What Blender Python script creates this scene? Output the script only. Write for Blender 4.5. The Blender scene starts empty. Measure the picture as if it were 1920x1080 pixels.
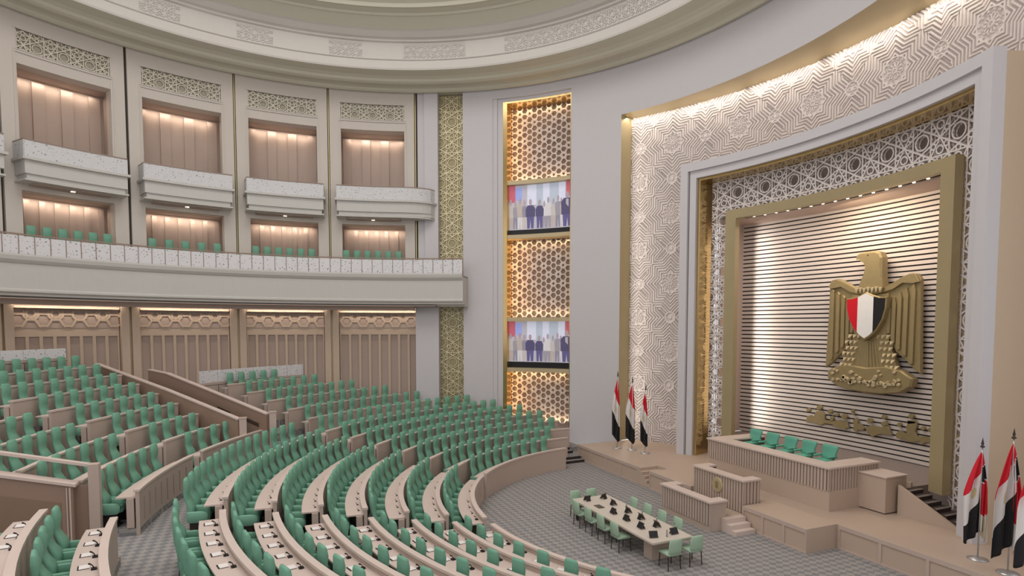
import bpy, math, random
from math import sin, cos, pi, radians as rad, degrees as deg, hypot, atan2, sqrt
from mathutils import Matrix, Vector
random.seed(7)
S = bpy.context.scene
COL = S.collection

# ------------------------------------------------------------------ camera
cd = bpy.data.cameras.new('camera')
cam = bpy.data.objects.new('camera', cd)
COL.objects.link(cam)
CP = Vector((16.67036693, -15.01712327, 6.861375))
CF = Vector((-0.91560172, 0.39822857, -0.05556514))
CR = Vector((0.3987755, 0.91704759, 0.00135005))
CU = Vector((-0.05149351, 0.02092191, 0.99845415))
FPX, X0, Y0 = 1123.2728, 976.862, 674.35
m = Matrix.Identity(4)
for i in range(3):
    m[i][0] = CR[i]; m[i][1] = CU[i]; m[i][2] = -CF[i]; m[i][3] = CP[i]
cam.matrix_world = m
cd.sensor_width = 36
cd.lens = FPX / 1920 * 36
cd.shift_x = (960 - X0) / 1920
cd.shift_y = (Y0 - 540) / 1920
cd.clip_end = 300
S.camera = cam

def to_px(x, y, z):
    d = Vector((x, y, z)) - CP
    w = d.dot(CF)
    if w < .3: return None
    return X0 + FPX * d.dot(CR) / w, Y0 - FPX * d.dot(CU) / w, w
def in_frame(x, y, z, mx=60, my=60):
    q = to_px(x, y, z)
    return q is not None and -mx < q[0] < 1920 + mx and -my < q[1] < 1080 + my

# ------------------------------------------------------------------ world and exposure
w = bpy.data.worlds.new('hall_air'); S.world = w; w.use_nodes = True
w.node_tree.nodes['Background'].inputs[0].default_value = (1.0, .97, .965, 1)
w.node_tree.nodes['Background'].inputs[1].default_value = .86
S.view_settings.view_transform = 'Standard'
S.view_settings.look = 'None'
S.view_settings.exposure = 0
S.view_settings.gamma = 1
S.view_settings.use_curve_mapping = False
S.cycles.use_denoising = True
S.cycles.max_bounces = 5
S.cycles.diffuse_bounces = 3
S.cycles.glossy_bounces = 2
S.cycles.transmission_bounces = 2

def area(name, loc, tgt, sx, sy, power, col=(1, 1, 1), shape='RECTANGLE', up=None, spread=None):
    l = bpy.data.lights.new(name, 'AREA'); l.shape = shape; l.size = sx
    if shape in ('RECTANGLE', 'ELLIPSE'): l.size_y = sy
    l.energy = power; l.color = col
    if spread: l.spread = rad(spread)
    o = bpy.data.objects.new(name, l); COL.objects.link(o)
    d = (Vector(tgt) - Vector(loc)).normalized()
    z = -d
    if up is None: up = Vector((0, 0, 1)) if abs(d.z) < .99 else Vector((0, 1, 0))
    y = Vector(up); x = y.cross(z).normalized(); y = z.cross(x)
    mm = Matrix((( x[0], y[0], z[0], loc[0]), (x[1], y[1], z[1], loc[1]), (x[2], y[2], z[2], loc[2]), (0, 0, 0, 1)))
    o.matrix_world = mm
    return o
HC = (-1.59, -13.56)        # centre of the round hall
FC = (0.0, -12.9)           # centre of the curved stage front
R0 = 18.3
WARM = (1.0, .74, .48)
# the dome's daylight coloured glow, from above
area('dome_light', (HC[0], HC[1], 27.5), (HC[0], HC[1], 0), 18, 18, 2600, (1.0, .965, .93), 'DISK')
area('dome_light_rear', (7, -20, 19.0), (-6, -6, 3), 12, 8, 900, (1.0, .96, .95))

# ------------------------------------------------------------------ materials
def mat(name, col, rough=.6, metal=0, noise=.06, nscale=4, bump=0, bscale=60, emit=0, spec=.4):
    M = bpy.data.materials.new(name); M.use_nodes = True
    nt = M.node_tree; b = nt.nodes['Principled BSDF']
    b.inputs['Roughness'].default_value = rough; b.inputs['Metallic'].default_value = metal
    b.inputs['Specular IOR Level'].default_value = spec
    tc = nt.nodes.new('ShaderNodeTexCoord')
    nz = nt.nodes.new('ShaderNodeTexNoise'); nz.inputs['Scale'].default_value = nscale; nz.inputs['Detail'].default_value = 3
    nt.links.new(tc.outputs['Object'], nz.inputs['Vector'])
    mx = nt.nodes.new('ShaderNodeMix'); mx.data_type = 'RGBA'
    mx.inputs[6].default_value = (*[c * (1 - noise) for c in col], 1)
    mx.inputs[7].default_value = (*[min(1, c * (1 + noise)) for c in col], 1)
    nt.links.new(nz.outputs['Fac'], mx.inputs[0])
    nt.links.new(mx.outputs[2], b.inputs['Base Color'])
    if bump:
        n2 = nt.nodes.new('ShaderNodeTexNoise'); n2.inputs['Scale'].default_value = bscale
        nt.links.new(tc.outputs['Object'], n2.inputs['Vector'])
        bp = nt.nodes.new('ShaderNodeBump'); bp.inputs['Strength'].default_value = bump; bp.inputs['Distance'].default_value = .01
        nt.links.new(n2.outputs['Fac'], bp.inputs['Height']); nt.links.new(bp.outputs[0], b.inputs['Normal'])
    if emit:
        b.inputs['Emission Color'].default_value = (*col, 1); b.inputs['Emission Strength'].default_value = emit
    return M
PLASTER = mat('white_plaster', (.60, .58, .60), .75, noise=.02)
PLASTER_W = mat('cream_plaster', (.60, .55, .50), .7, noise=.02)
CORNICE = mat('cornice_plaster', (.56, .54, .44), .6, noise=.02)
DOMEPL = mat('dome_plaster', (.64, .61, .57), .7, noise=.02)
BALC = mat('balcony_plaster', (.56, .55, .52), .6, noise=.03)
STONE = mat('beige_laminate', (.52, .41, .355), .5, noise=.05, nscale=1.2)
STONE_L = mat('pale_wood_top', (.64, .525, .47), .45, noise=.05, nscale=1.5)
STAGE = mat('stage_wood', (.505, .39, .31), .5, noise=.05, nscale=.8)
SLATW = mat('desk_slat_wood', (.50, .395, .33), .5, noise=.06, nscale=2)
DARKGAP = mat('dark_gap', (.07, .045, .035), .8)
BROWNGAP = mat('brown_gap', (.13, .092, .075), .8)  # brown stands in for shade between desk slats; also colours panel joints
WOOD = mat('wall_wood_panel', (.43, .335, .285), .55, noise=.07, nscale=.9)
WOOD_L = mat('wall_wood_batten', (.55, .43, .335), .5, noise=.05)
WOOD_P = mat('corridor_wood', (.33, .225, .17), .55, noise=.08, nscale=1)
GOLD = mat('satin_gold', (.44, .36, .21), .42, .35, noise=.05, nscale=1.5)
GOLDL = mat('pale_gold', (.55, .45, .28), .45, .3, noise=.04, nscale=2)
GOLDD = mat('emblem_gold', (.34, .265, .135), .45, .35, noise=.12, nscale=5)
GOLDT = mat('gold_trellis', (.72, .64, .42), .4, .2, noise=.05)
OLIVE = mat('olive_gold_back', (.36, .31, .18), .5, .2, noise=.12, nscale=2)
LATT = mat('white_lattice', (.74, .68, .66), .6, noise=.02)
LATTBACK = mat('lattice_backing', (.42, .35, .32), .7, noise=.04)
STRAPB = mat('strapwork_backing', (.36, .33, .26), .6)
POLISHED = mat('polished_gold', (.62, .45, .20), .16, .85, noise=.04)
SLATWHITE = mat('white_slat', (.66, .58, .53), .55, noise=.03)
SLATGAP = mat('slat_gap', (.03, .022, .02), .8)
GREEN = mat('green_upholstery', (.165, .37, .265), .62, noise=.08, nscale=5, bump=.15)
GREEN_A = mat('green_armrest', (.185, .395, .285), .6, noise=.08, nscale=5)
TEAL = mat('teal_leather', (.13, .42, .31), .45, noise=.06, nscale=5)
MINT = mat('mint_upholstery', (.36, .50, .37), .6, noise=.06, nscale=5)
DARK = mat('dark_metal', (.05, .04, .035), .5, .3)
BLACK = mat('black_plastic', (.012, .012, .014), .4)
PAPER = mat('white_paper', (.80, .76, .74), .7, noise=.02)
REDM = mat('red_enamel', (.62, .008, .02), .45)
WHITEM = mat('white_enamel', (.82, .80, .78), .45)
BRONZE = mat('bronze_tablet_back', (.10, .085, .06), .4, .3)
RAIL = mat('handrail_wood', (.30, .22, .18), .5)
CHROME = mat('brushed_steel', (.55, .55, .56), .3, .8)
STAIRD = mat('shaded_stair', (.05, .035, .033), .6)  # near-black tone puts the shadow on the dais stairs into their colour
DAISC = mat('dais_carpet', (.26, .21, .19), .9, noise=.08, nscale=30)
LAMP = mat('lamp_glow', (1, .86, .62), emit=6)
GAPD = mat('joint_shadow', (.06, .05, .04), .8)
GOLDGLOW = mat('joint_lit_gold', (.55, .47, .22), .35, .4)  # gold tone carries the light painted into the right-hand wall joints

def carpet():
    M = bpy.data.materials.new('checked_carpet'); M.use_nodes = True
    nt = M.node_tree; b = nt.nodes['Principled BSDF']; b.inputs['Roughness'].default_value = .95
    tc = nt.nodes.new('ShaderNodeTexCoord')
    mp = nt.nodes.new('ShaderNodeMapping'); mp.inputs['Rotation'].default_value = (0, 0, rad(45)); nt.links.new(tc.outputs['Object'], mp.inputs['Vector'])
    ck = nt.nodes.new('ShaderNodeTexChecker'); ck.inputs['Scale'].default_value = 5.5
    ck.inputs[1].default_value = (.36, .33, .31, 1); ck.inputs[2].default_value = (.19, .195, .21, 1)
    nt.links.new(mp.outputs[0], ck.inputs['Vector'])
    vo = nt.nodes.new('ShaderNodeTexVoronoi'); vo.inputs['Scale'].default_value = 7; nt.links.new(tc.outputs['Object'], vo.inputs['Vector'])
    mx = nt.nodes.new('ShaderNodeMix'); mx.data_type = 'RGBA'; mx.inputs[0].default_value = .3
    nt.links.new(ck.outputs[0], mx.inputs[6])
    rp = nt.nodes.new('ShaderNodeValToRGB'); rp.color_ramp.elements[0].color = (.36, .33, .30, 1); rp.color_ramp.elements[1].color = (.20, .20, .21, 1)
    nt.links.new(vo.outputs['Distance'], rp.inputs[0]); nt.links.new(rp.outputs[0], mx.inputs[7])
    nt.links.new(mx.outputs[2], b.inputs['Base Color'])
    return M
CARPET = carpet()

def pierced(name, base, hole, scale, thr=.27):
    """white cut metal sheet: small star-like holes"""
    M = bpy.data.materials.new(name); M.use_nodes = True
    nt = M.node_tree; b = nt.nodes['Principled BSDF']; b.inputs['Roughness'].default_value = .5
    tc = nt.nodes.new('ShaderNodeTexCoord')
    vo = nt.nodes.new('ShaderNodeTexVoronoi'); vo.feature = 'DISTANCE_TO_EDGE'; vo.inputs['Scale'].default_value = scale
    nt.links.new(tc.outputs['Object'], vo.inputs['Vector'])
    rp = nt.nodes.new('ShaderNodeValToRGB'); rp.color_ramp.elements[0].position = thr - .05; rp.color_ramp.elements[1].position = thr
    rp.color_ramp.elements[0].color = (*base, 1); rp.color_ramp.elements[1].color = (*hole, 1)
    nt.links.new(vo.outputs['Distance'], rp.inputs[0]); nt.links.new(rp.outputs[0], b.inputs['Base Color'])
    return M
PIERCED = pierced('pierced_white_panel', (.72, .71, .73), (.30, .32, .37), 8, .34)
PIERCED_S = pierced('pierced_balcony_panel', (.63, .63, .64), (.32, .34, .37), 9, .34)

# ------------------------------------------------------------------ mesh helpers
class MB:
    def __init__(s): s.v = []; s.f = []; s.mi = []; s.uv = None; s.smooth = False
    def add(s, vs, fs, mi=0):
        n = len(s.v); s.v += [tuple(q) for q in vs]; s.f += [tuple(i + n for i in f) for f in fs]; s.mi += [mi] * len(fs)
    def box(s, x0, x1, y0, y1, z0, z1, mi=0, fn=None):
        vs = [(x0, y0, z0), (x1, y0, z0), (x1, y1, z0), (x0, y1, z0), (x0, y0, z1), (x1, y0, z1), (x1, y1, z1), (x0, y1, z1)]
        if fn: vs = [fn(*q) for q in vs]
        s.add(vs, [(0, 3, 2, 1), (4, 5, 6, 7), (0, 1, 5, 4), (1, 2, 6, 5), (2, 3, 7, 6), (3, 0, 4, 7)], mi)
    def arc(s, c, r0, r1, z0, z1, a0, a1, step=2.0, mi=0):
        """ring sector, angles in degrees, all faces closed; z may be pair functions"""
        n = max(1, int(math.ceil(abs(a1 - a0) / step)))
        vs = []
        for i in range(n + 1):
            a = rad(a0 + (a1 - a0) * i / n); ca, sa = cos(a), sin(a)
            for r, z in ((r0, z0), (r1, z0), (r1, z1), (r0, z1)):
                vs.append((c[0] + r * ca, c[1] + r * sa, z))
        fs = []
        for i in range(n):
            p = 4 * i; q = p + 4
            for k in range(4):
                k2 = (k + 1) % 4
                fs.append((p + k, q + k, q + k2, p + k2))
        fs.append((0, 1, 2, 3)); e = 4 * n; fs.append((e + 3, e + 2, e + 1, e))
        s.add(vs, fs, mi)
    def revolve(s, c, prof, a0, a1, step=2.0, mi=0):
        n = max(1, int(math.ceil(abs(a1 - a0) / step))); k = len(prof); vs = []
        for i in range(n + 1):
            a = rad(a0 + (a1 - a0) * i / n)
            for r, z in prof: vs.append((c[0] + r * cos(a), c[1] + r * sin(a), z))
        fs = []
        for i in range(n):
            for j in range(k - 1): fs.append((i * k + j, i * k + j + 1, (i + 1) * k + j + 1, (i + 1) * k + j))
        s.add(vs, fs, mi)
    def loft(s, rings, cap=True, mi=0):
        k = len(rings[0]); vs = [p for r in rings for p in r]; fs = []
        for i in range(len(rings) - 1):
            for j in range(k): fs.append((i * k + j, i * k + (j + 1) % k, (i + 1) * k + (j + 1) % k, (i + 1) * k + j))
        if cap: fs.append(tuple(range(k - 1, -1, -1))); fs.append(tuple((len(rings) - 1) * k + j for j in range(k)))
        s.add(vs, fs, mi)
    def tube(s, pts, r, n=8, mi=0, r2=None):
        rings = []
        for i, p in enumerate(pts):
            p = Vector(p); a = Vector(pts[max(0, i - 1)]); b = Vector(pts[min(len(pts) - 1, i + 1)])
            d = (b - a).normalized(); u = d.cross(Vector((0, 0, 1)) if abs(d.z) < .9 else Vector((1, 0, 0))).normalized(); v = d.cross(u)
            rr = r if r2 is None else r + (r2 - r) * i / (len(pts) - 1)
            rings.append([tuple(p + u * (rr * cos(2 * pi * k / n)) + v * (rr * sin(2 * pi * k / n))) for k in range(n)])
        s.loft(rings, True, mi)
    def prism(s, poly, d0, d1, fn, mi=0, bevel=0):
        """extrude 2D polygon (u,v) between depths, placed through fn(u,v,d); front face at d1"""
        n = len(poly)
        vs = [fn(u, v, d0) for u, v in poly]
        if bevel:
            cu = sum(p[0] for p in poly) / n; cv = sum(p[1] for p in poly) / n
            vs += [fn(u, v, d1 - bevel) for u, v in poly]
            k = []
            for u, v in poly:
                L = hypot(u - cu, v - cv) or 1
                k.append((u - (u - cu) / L * bevel, v - (v - cv) / L * bevel))
            vs += [fn(u, v, d1) for u, v in k]
            fs = [tuple(range(n))] + [(i, (i + 1) % n, n + (i + 1) % n, n + i) for i in range(n)] + [(n + i, n + (i + 1) % n, 2 * n + (i + 1) % n, 2 * n + i) for i in range(n)] + [tuple(range(3 * n - 1, 2 * n - 1, -1))]
        else:
            vs += [fn(u, v, d1) for u, v in poly]
            fs = [tuple(range(n))] + [(i, (i + 1) % n, n + (i + 1) % n, n + i) for i in range(n)] + [tuple(range(2 * n - 1, n - 1, -1))]
        s.add(vs, fs, mi)
    def build(s, name, mats, parent=None, loc=None):
        me = bpy.data.meshes.new(name); me.from_pydata(s.v, [], s.f)
        if not isinstance(mats, (list, tuple)): mats = [mats]
        for q in mats: me.materials.append(q)
        if len(mats) > 1: me.polygons.foreach_set('material_index', s.mi)
        if s.smooth: me.polygons.foreach_set('use_smooth', [True] * len(me.polygons))
        me.update()
        o = bpy.data.objects.new(name, me); COL.objects.link(o)
        if parent: o.parent = parent
        if loc: o.location = loc
        return o

def fix(o):   # consistent outward normals
    import bmesh
    b = bmesh.new(); b.from_mesh(o.data); bmesh.ops.recalc_face_normals(b, faces=b.faces); b.to_mesh(o.data); b.free()
    return o
def tag(o, label=None, cat=None, group=None, kind=None):
    if label: o['label'] = label
    if cat: o['category'] = cat
    if group: o['group'] = group
    if kind: o['kind'] = kind
    return o
def thing(name, label, cat, loc=(0, 0, 0), rz=0, group=None):
    o = bpy.data.objects.new(name, None); COL.objects.link(o); o.location = loc; o.rotation_euler = (0, 0, rz)
    o.empty_display_size = .2
    return tag(o, label, cat, group)
def struct(name, mb, m, label=None, cat=None):
    o = mb.build(name, m); o['kind'] = 'structure'
    if label: o['label'] = label
    if cat: o['category'] = cat
    return fix(o)
def dup(root, loc, rz, label=None, group=None):
    r = root.copy(); COL.objects.link(r); r.location = loc; r.rotation_euler = (0, 0, rz)
    if label: r['label'] = label
    if group: r['group'] = group
    for ch in KIDS[root.name]:
        c = ch.copy(); COL.objects.link(c); c.parent = r
        for g in KIDS.get(ch.name, ()):
            d = g.copy(); COL.objects.link(d); d.parent = c
    return r
KIDS = {}
def kids(root):
    KIDS[root.name] = [o for o in COL.objects if o.parent == root]
    for c in KIDS[root.name]: KIDS[c.name] = [o for o in COL.objects if o.parent == c]

def P(r, a, z=0): return (r * cos(rad(a)), r * sin(rad(a)), z)
def cyl(c, r):
    """(arc position in degrees, z, depth towards the viewer) -> point, for curved walls"""
    return lambda a, z, d=0: (c[0] + (r - d) * cos(rad(a)), c[1] + (r - d) * sin(rad(a)), z)
ORD = ['first', 'second', 'third', 'fourth', 'fifth', 'sixth', 'seventh', 'eighth', 'ninth', 'tenth', 'eleventh', 'twelfth',
       'thirteenth', 'fourteenth', 'fifteenth', 'sixteenth', 'seventeenth', 'eighteenth', 'nineteenth', 'twentieth'] + \
      ['twenty-' + q for q in ['first', 'second', 'third', 'fourth', 'fifth', 'sixth', 'seventh', 'eighth', 'ninth']] + ['thirtieth']

# ------------------------------------------------------------------ seating geometry (rows concentric about the origin)
def Rr(k): return 8.78 + 1.1874 * (k - 1) if k < 8 else 18.08 + 1.25 * (k - 8)
def Zr(k): return 1.03 + .2284 * (k - 1) if k < 8 else 2.58 + .35 * (k - 8)
def Tz(k): return .2284 * (k - 1) if k < 8 else 1.55 + .35 * (k - 8)
def hall_r(x, y): return hypot(x - HC[0], y - HC[1])
def wall_limit(r, lim=17.85):
    a = 181.0
    while a < 228:
        if hall_r(*P(r, a)[:2]) < lim and P(r, a)[1] < 0.3: return a
        a += .2
    return a

# ------------------------------------------------------------------ floor and terraces
fl = MB()
fl.arc((0, 0), 0.01, 8.78, -.3, 0, 160, 400, 4)
fl.box(-11, 12, -.02, 4, -.3, -.001)
struct('floor', fl, CARPET)
ter = MB()
for k in range(1, 8):
    r0 = Rr(k); r1 = Rr(k + 1) if k < 7 else 18.08
    a0 = max(180, wall_limit(r0 + .4, 18.25) - 4)
    if k == 1: ter.arc((0, 0), r0, r1, -.3, 0.002, 176, 345, 3)
    else: ter.arc((0, 0), r0, r1, -.3, Tz(k), a0 - (3 if k < 4 else 0), 345, 3)
ter.arc((0, 0), 17.09, 18.09, -.2, Tz(7) + .001, wall_limit(17.6, 18.25), 345, 3)
for k in range(8, 17):
    r0 = Rr(k); r1 = Rr(k + 1)
    if k == 16: r1 = r0 + 3
    if k < 14: ter.arc((0, 0), r0, r1, -.2, Tz(min(k, 13)), wall_limit(r1, 19.2), 229.8, 3)
    ter.arc((0, 0), r0, r1, -.2, Tz(k), 235.4, 270 - deg(math.asin(1.52 / r0)), 3)
    ter.arc((0, 0), r0, r1, -.2, Tz(k), 272.3, 300, 3)
# corridors between the blocks
ter.arc((0, 0), 18.08, 30, -.2, Tz(7), 229.8, 235.4, 3)
ter.arc((0, 0), 18.08, 30, -.2, Tz(7) - .001, 264.5, 272.3, 3)
struct('floor_terraces', ter, CARPET).name = 'floor'
b_ = MB()
for k in range(8, 12): b_.arc((0, 0), Rr(k) + .001, Rr(k + 1), Tz(7), Tz(k) + .02, 271.95, 272.29, 1)
o = b_.build('ramp_side_wall', WOOD_P); fix(o); tag(o, 'low brown stepped side wall of the central ramp beside the nearest upper seats', 'wall')
# half steps in the aisles
for nm, a0, a1 in (('aisle beside the far block', 231.9, 233.6), ('centre aisle facing the stage', 268.3, 271.7)):
    sb = MB()
    for k in range(2, 8): sb.arc((0, 0), Rr(k) - .36, Rr(k) + .0, -.05, Tz(k) - .114, a0, a1, 1)
    o = sb.build('aisle_steps', CARPET); fix(o)
    tag(o, 'carpeted half steps climbing the ' + nm, 'steps')
st = thing('side_steps', 'carpeted steps with dark nosings at the row ends beside the stage', 'steps')
for k in range(2, 7):
    e_ = [0, 0, 188.2, 184.4, 183.4, 182.6, 182.2][k]
    sb = MB(); sb.arc((0, 0), Rr(k) - .36, Rr(k) - .001, Tz(k - 1) + .002, Tz(k) - .114, 180.6, e_, 1); fix(sb.build('tread', CARPET, st))
    nb = MB(); nb.arc((0, 0), Rr(k) - .40, Rr(k) - .361, Tz(k) - .2284, Tz(k) - .100, 180.6, e_, 1); fix(nb.build('nosing', DARK, st))
    nb = MB(); nb.arc((0, 0), Rr(k) - .04, Rr(k) - .001, Tz(k) - .11, Tz(k) + .012, 180.6, e_, 1); fix(nb.build('nosing', DARK, st))

# ------------------------------------------------------------------ curved desks
def curved_desk(k, a0, a1, blk, label, grp, slots=False, endcap=(True, True), seats=True):
    """front panel with thick cap, lower writing top behind it, end posts"""
    r = Rr(k); zt = Zr(k); zf = Tz(k - 1) if k != 8 else Tz(7)
    if k == 1: zf = 0
    t = thing('curved_desk', label, 'desk', group=grp)
    p = MB(); th = .09
    if slots:
        zc = zt - .06
        p.arc((0, 0), r + .02, r + th, zf, zc, a0, a1, 1.5, 0)
        L = rad(a1 - a0) * r; n = max(2, int(L / .43)); da = (a1 - a0) / n; g = deg(.05 / r)
        p.arc((0, 0), r, r + .02, zc - .22, zc, a0, a1, 1.5); p.arc((0, 0), r, r + .02, zf, zf + .28, a0, a1, 1.5)
        for i in range(n):
            b0 = a0 + i * da + (g if i else 0); b1 = a0 + (i + 1) * da
            p.arc((0, 0), r, r + .02, zf + .28, zc - .22, b0, b1, 1.5)
        d = MB(); d.arc((0, 0), r + .012, r + .0205, zf + .28, zc - .22, a0 + .05, a1 - .05, 1.5)
        fix(p.build('front_panel', STONE, t)); fix(d.build('slot_backing', DARKGAP, t))
    else:
        p.arc((0, 0), r, r + th, zf, zt - .06, a0, a1, 1.5)
        fix(p.build('front_panel', STONE, t))
    c = MB(); c.arc((0, 0), r - .02, r + .13, zt - .06, zt, a0 - .05, a1 + .05, 1.5)
    fix(c.build('cap_rail', STONE_L, t))
    d = MB(); d.arc((0, 0), r + .09, r + .56, zt - .235, zt - .195, a0 + deg(.06 / r), a1 - deg(.06 / r), 1.5)
    fix(d.build('desktop', STONE_L, t))
    for sgn, e in ((1, a0), (-1, a1)):
        q = MB(); w = deg(.09 / r)
        lo, hi = (e, e + w) if sgn > 0 else (e - w, e)
        q.arc((0, 0), r + .13, r + .30, Tz(k) + .02, zt - .24, lo, hi, 5)
        fix(q.build('end_panel', STONE, t))
    return t

BL = {  # name: (rows, start fn, end)
}
def blkF(k): return ([190.8, 185.0, 180.5][k - 1] if k < 4 else wall_limit(Rr(k) + .7)), 231.6
def blkM(k): return 233.8, 268.0
def blkN(k): return 272.2, 306.5
def blkD(k): return wall_limit(Rr(k) + .8), (225.9 if k == 8 else 225.6)
def parapet_phi(k):
    a = 234.0; r = Rr(k) + .3
    while a < 242:
        x, y, _ = P(r, a)
        # left (camera) side of the parapet line with a small margin
        if (x + 9.42) * (-22.05 + 15.84) - (y + 15.84) * (-16.9 + 9.42) < -.30 * 9.7: return a
        a += .1
    return 236.3
def blkA(k): return {8: 235.6}.get(k) or parapet_phi(k), (249.3 if k == 8 else 249.2)
def blkB(k): return 251.6, 265.2 if k < 10 else 265.2
def blkC(k): return 272.9, 300
BLOCKS = [
    ('F', range(1, 8), blkF, 'far block by the screen wall', 1.0, .6),
    ('M', range(1, 8), blkM, 'middle block', .45, .45),
    ('N', range(1, 8), blkN, 'near block right of the centre aisle', .45, .45),
    ('D', range(8, 13), blkD, 'upper far block under the gallery', 1.0, .4),
    ('A', range(8, 16), blkA, 'upper middle block beside the ramp parapet', 1.0, .3),
    ('B', range(8, 16), blkB, 'upper block left of its stair aisle', .45, .45),
    ('C', range(8, 11), blkC, 'upper near block at the left edge', .45, .45),
]
CH = []       # chair spots: x, y, z, facing angle, label
DEV = []      # notepad spots
for bn, rows, fn, bname, off1, off0 in BLOCKS:
    for k in rows:
        a0, a1 = fn(k)
        if a1 - a0 < 2: continue
        r = Rr(k)
        lab = 'curved beige desk, %s row of the %s' % (ORD[(k - 1) if k < 8 else k - 8], bname)
        # any of it in frame?
        if not any(in_frame(*P(r + .3, a0 + (a1 - a0) * i / 24, Zr(k) - .3), 20, 10) for i in range(25)): continue
        # shorten to what the frame can see plus a margin
        if bn in 'NC':
            a = a1
            while a > a0 + 4 and not in_frame(*P(r + .3, a, Zr(k) - .4), 300, 220): a -= .5
            a1 = a
        curved_desk(k, a0, a1, bn, lab, 'curved desks of the ' + bname, slots=(bn in 'MBN' or (bn == 'A' and k == 8)) and k in (1, 7, 8, 6, 5))
        rc = r + .77
        dA = deg({'F': .625, 'M': .625, 'N': .725, 'D': .68, 'A': .66, 'B': .66, 'C': .70}[bn] / rc)
        lo = a0 + deg(off0 / rc); hi = a1 - deg(off1 / rc)
        n = int((hi - lo) / dA) + 1 if hi > lo else 0
        sp = (hi - lo) / max(1, n - 1) if n > 1 else 0
        for i in range(n):
            a = hi - i * sp if bn in 'FDMAB' else lo + i * sp
            x, y, _ = P(rc, a)
            row = ORD[(k - 1) if k < 8 else k - 8]
            side = {'F': 'aisle', 'D': 'ramp side', 'M': 'centre aisle', 'A': 'stair aisle', 'B': 'central ramp', 'N': 'centre aisle', 'C': 'central ramp'}[bn]
            short = {'F': 'far block by screens', 'M': 'middle block', 'N': 'near block', 'D': 'upper far block', 'A': 'upper middle block', 'B': 'upper left block', 'C': 'upper near block'}[bn]
            CH.append((x, y, Tz(k), a, 'green high-backed seat, %s from the %s, %s row of the %s' % (ORD[min(i, 29)], side, row, short), bname))
            if bn == 'M' and i % 5 == 4: continue
            DEV.append((bn, k, a, r, Zr(k) - .195, '%s from %s, %s row, %s' % (ORD[min(i, 29)], side, row, short), bname))
# rear enclosure of block A, B and its glass
def rear(k, a0, a1, z0, z1, zg, nm):
    t = thing('rear_screen', nm, 'partition')
    b = MB(); b.arc((0, 0), Rr(k), Rr(k) + .12, z0, z1, a0, a1, 1.5); fix(b.build('panel', STONE, t))
    n = max(2, int(rad(a1 - a0) * Rr(k) / .95)); da = (a1 - a0) / n
    g = MB()
    for i in range(n): g.arc((0, 0), Rr(k) + .03, Rr(k) + .06, z1 + .01, zg, a0 + i * da + .03, a0 + (i + 1) * da - .03, 1.5)
    fix(g.build('pierced_sheet', PIERCED, t))
    j = MB()
    for i in range(1, n):
        j.arc((0, 0), Rr(k) - .01, Rr(k) + .0, z0 + .3, z1 - .12, a0 + i * da - .03, a0 + i * da + .03, 1)
    j.arc((0, 0), Rr(k) - .01, Rr(k), z1 - .13, z1 - .11, a0, a1, 1.5)
    fix(j.build('panel_joints', BROWNGAP, t))
rear(16, 235.0, 265, Tz(15), 5.42, 5.85, 'beige rear wall with pierced white sheet behind the last left rows')
rear(13, 211.5, 227.0, Tz(12), 4.0, 4.62, 'beige rear wall with pierced white sheet behind the upper far rows')

# ------------------------------------------------------------------ corridor parapets
def sloped_wall(name, label, pts, th, zf, m=WOOD_P, cap=STONE_L):
    t = thing(name, label, 'parapet')
    b = MB(); c = MB()
    for (x0, y0, z0), (x1, y1, z1) in zip(pts, pts[1:]):
        L = hypot(x1 - x0, y1 - y0); nx, ny = -(y1 - y0) / L * th / 2, (x1 - x0) / L * th / 2
        vs = [(x0 + nx, y0 + ny, zf), (x0 - nx, y0 - ny, zf), (x1 - nx, y1 - ny, zf), (x1 + nx, y1 + ny, zf),
              (x0 + nx, y0 + ny, z0 - .05), (x0 - nx, y0 - ny, z0 - .05), (x1 - nx, y1 - ny, z1 - .05), (x1 + nx, y1 + ny, z1 - .05)]
        fs = [(0, 3, 2, 1), (4, 5, 6, 7), (0, 1, 5, 4), (1, 2, 6, 5), (2, 3, 7, 6), (3, 0, 4, 7)]
        b.add(vs, fs)
        k = 1.35
        vs = [(x0 + nx * k, y0 + ny * k, z0 - .05), (x0 - nx * k, y0 - ny * k, z0 - .05), (x1 - nx * k, y1 - ny * k, z1 - .05), (x1 + nx * k, y1 + ny * k, z1 - .05),
              (x0 + nx * k, y0 + ny * k, z0), (x0 - nx * k, y0 - ny * k, z0), (x1 - nx * k, y1 - ny * k, z1), (x1 + nx * k, y1 + ny * k, z1)]
        c.add(vs, fs)
    fix(b.build('wall_panel', m, t)); fix(c.build('coping', cap, t))
    return t
def post(parent, x, y, z0, z1, s=.13, m=STONE):
    b = MB(); b.box(x - s, x + s, y - s, y + s, z0, z1 - .03); b.box(x - s - .02, x + s + .02, y - s - .02, y + s + .02, z1 - .03, z1)
    fix(b.build('post', m, parent))
t = sloped_wall('ramp_parapet', 'sloping beige parapet with pale coping beside the left upper seats', [(-9.42, -15.84, 3.19), (-12.85, -18.7, 4.14), (-16.9, -22.05, 5.11)], .16, Tz(7))
post(t, -9.36, -15.72, Tz(7), 3.24)
t = sloped_wall('ramp_parapet', 'sloping brown parapet with openings on the far side of the ramp', [(-9.95, -14.8, 3.27), (-12.49, -16.94, 4.03), (-14.89, -18.93, 4.71), (-15.9, -19.8, 4.84)], .16, Tz(7))
post(t, -9.82, -14.62, Tz(7), 3.36)
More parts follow.
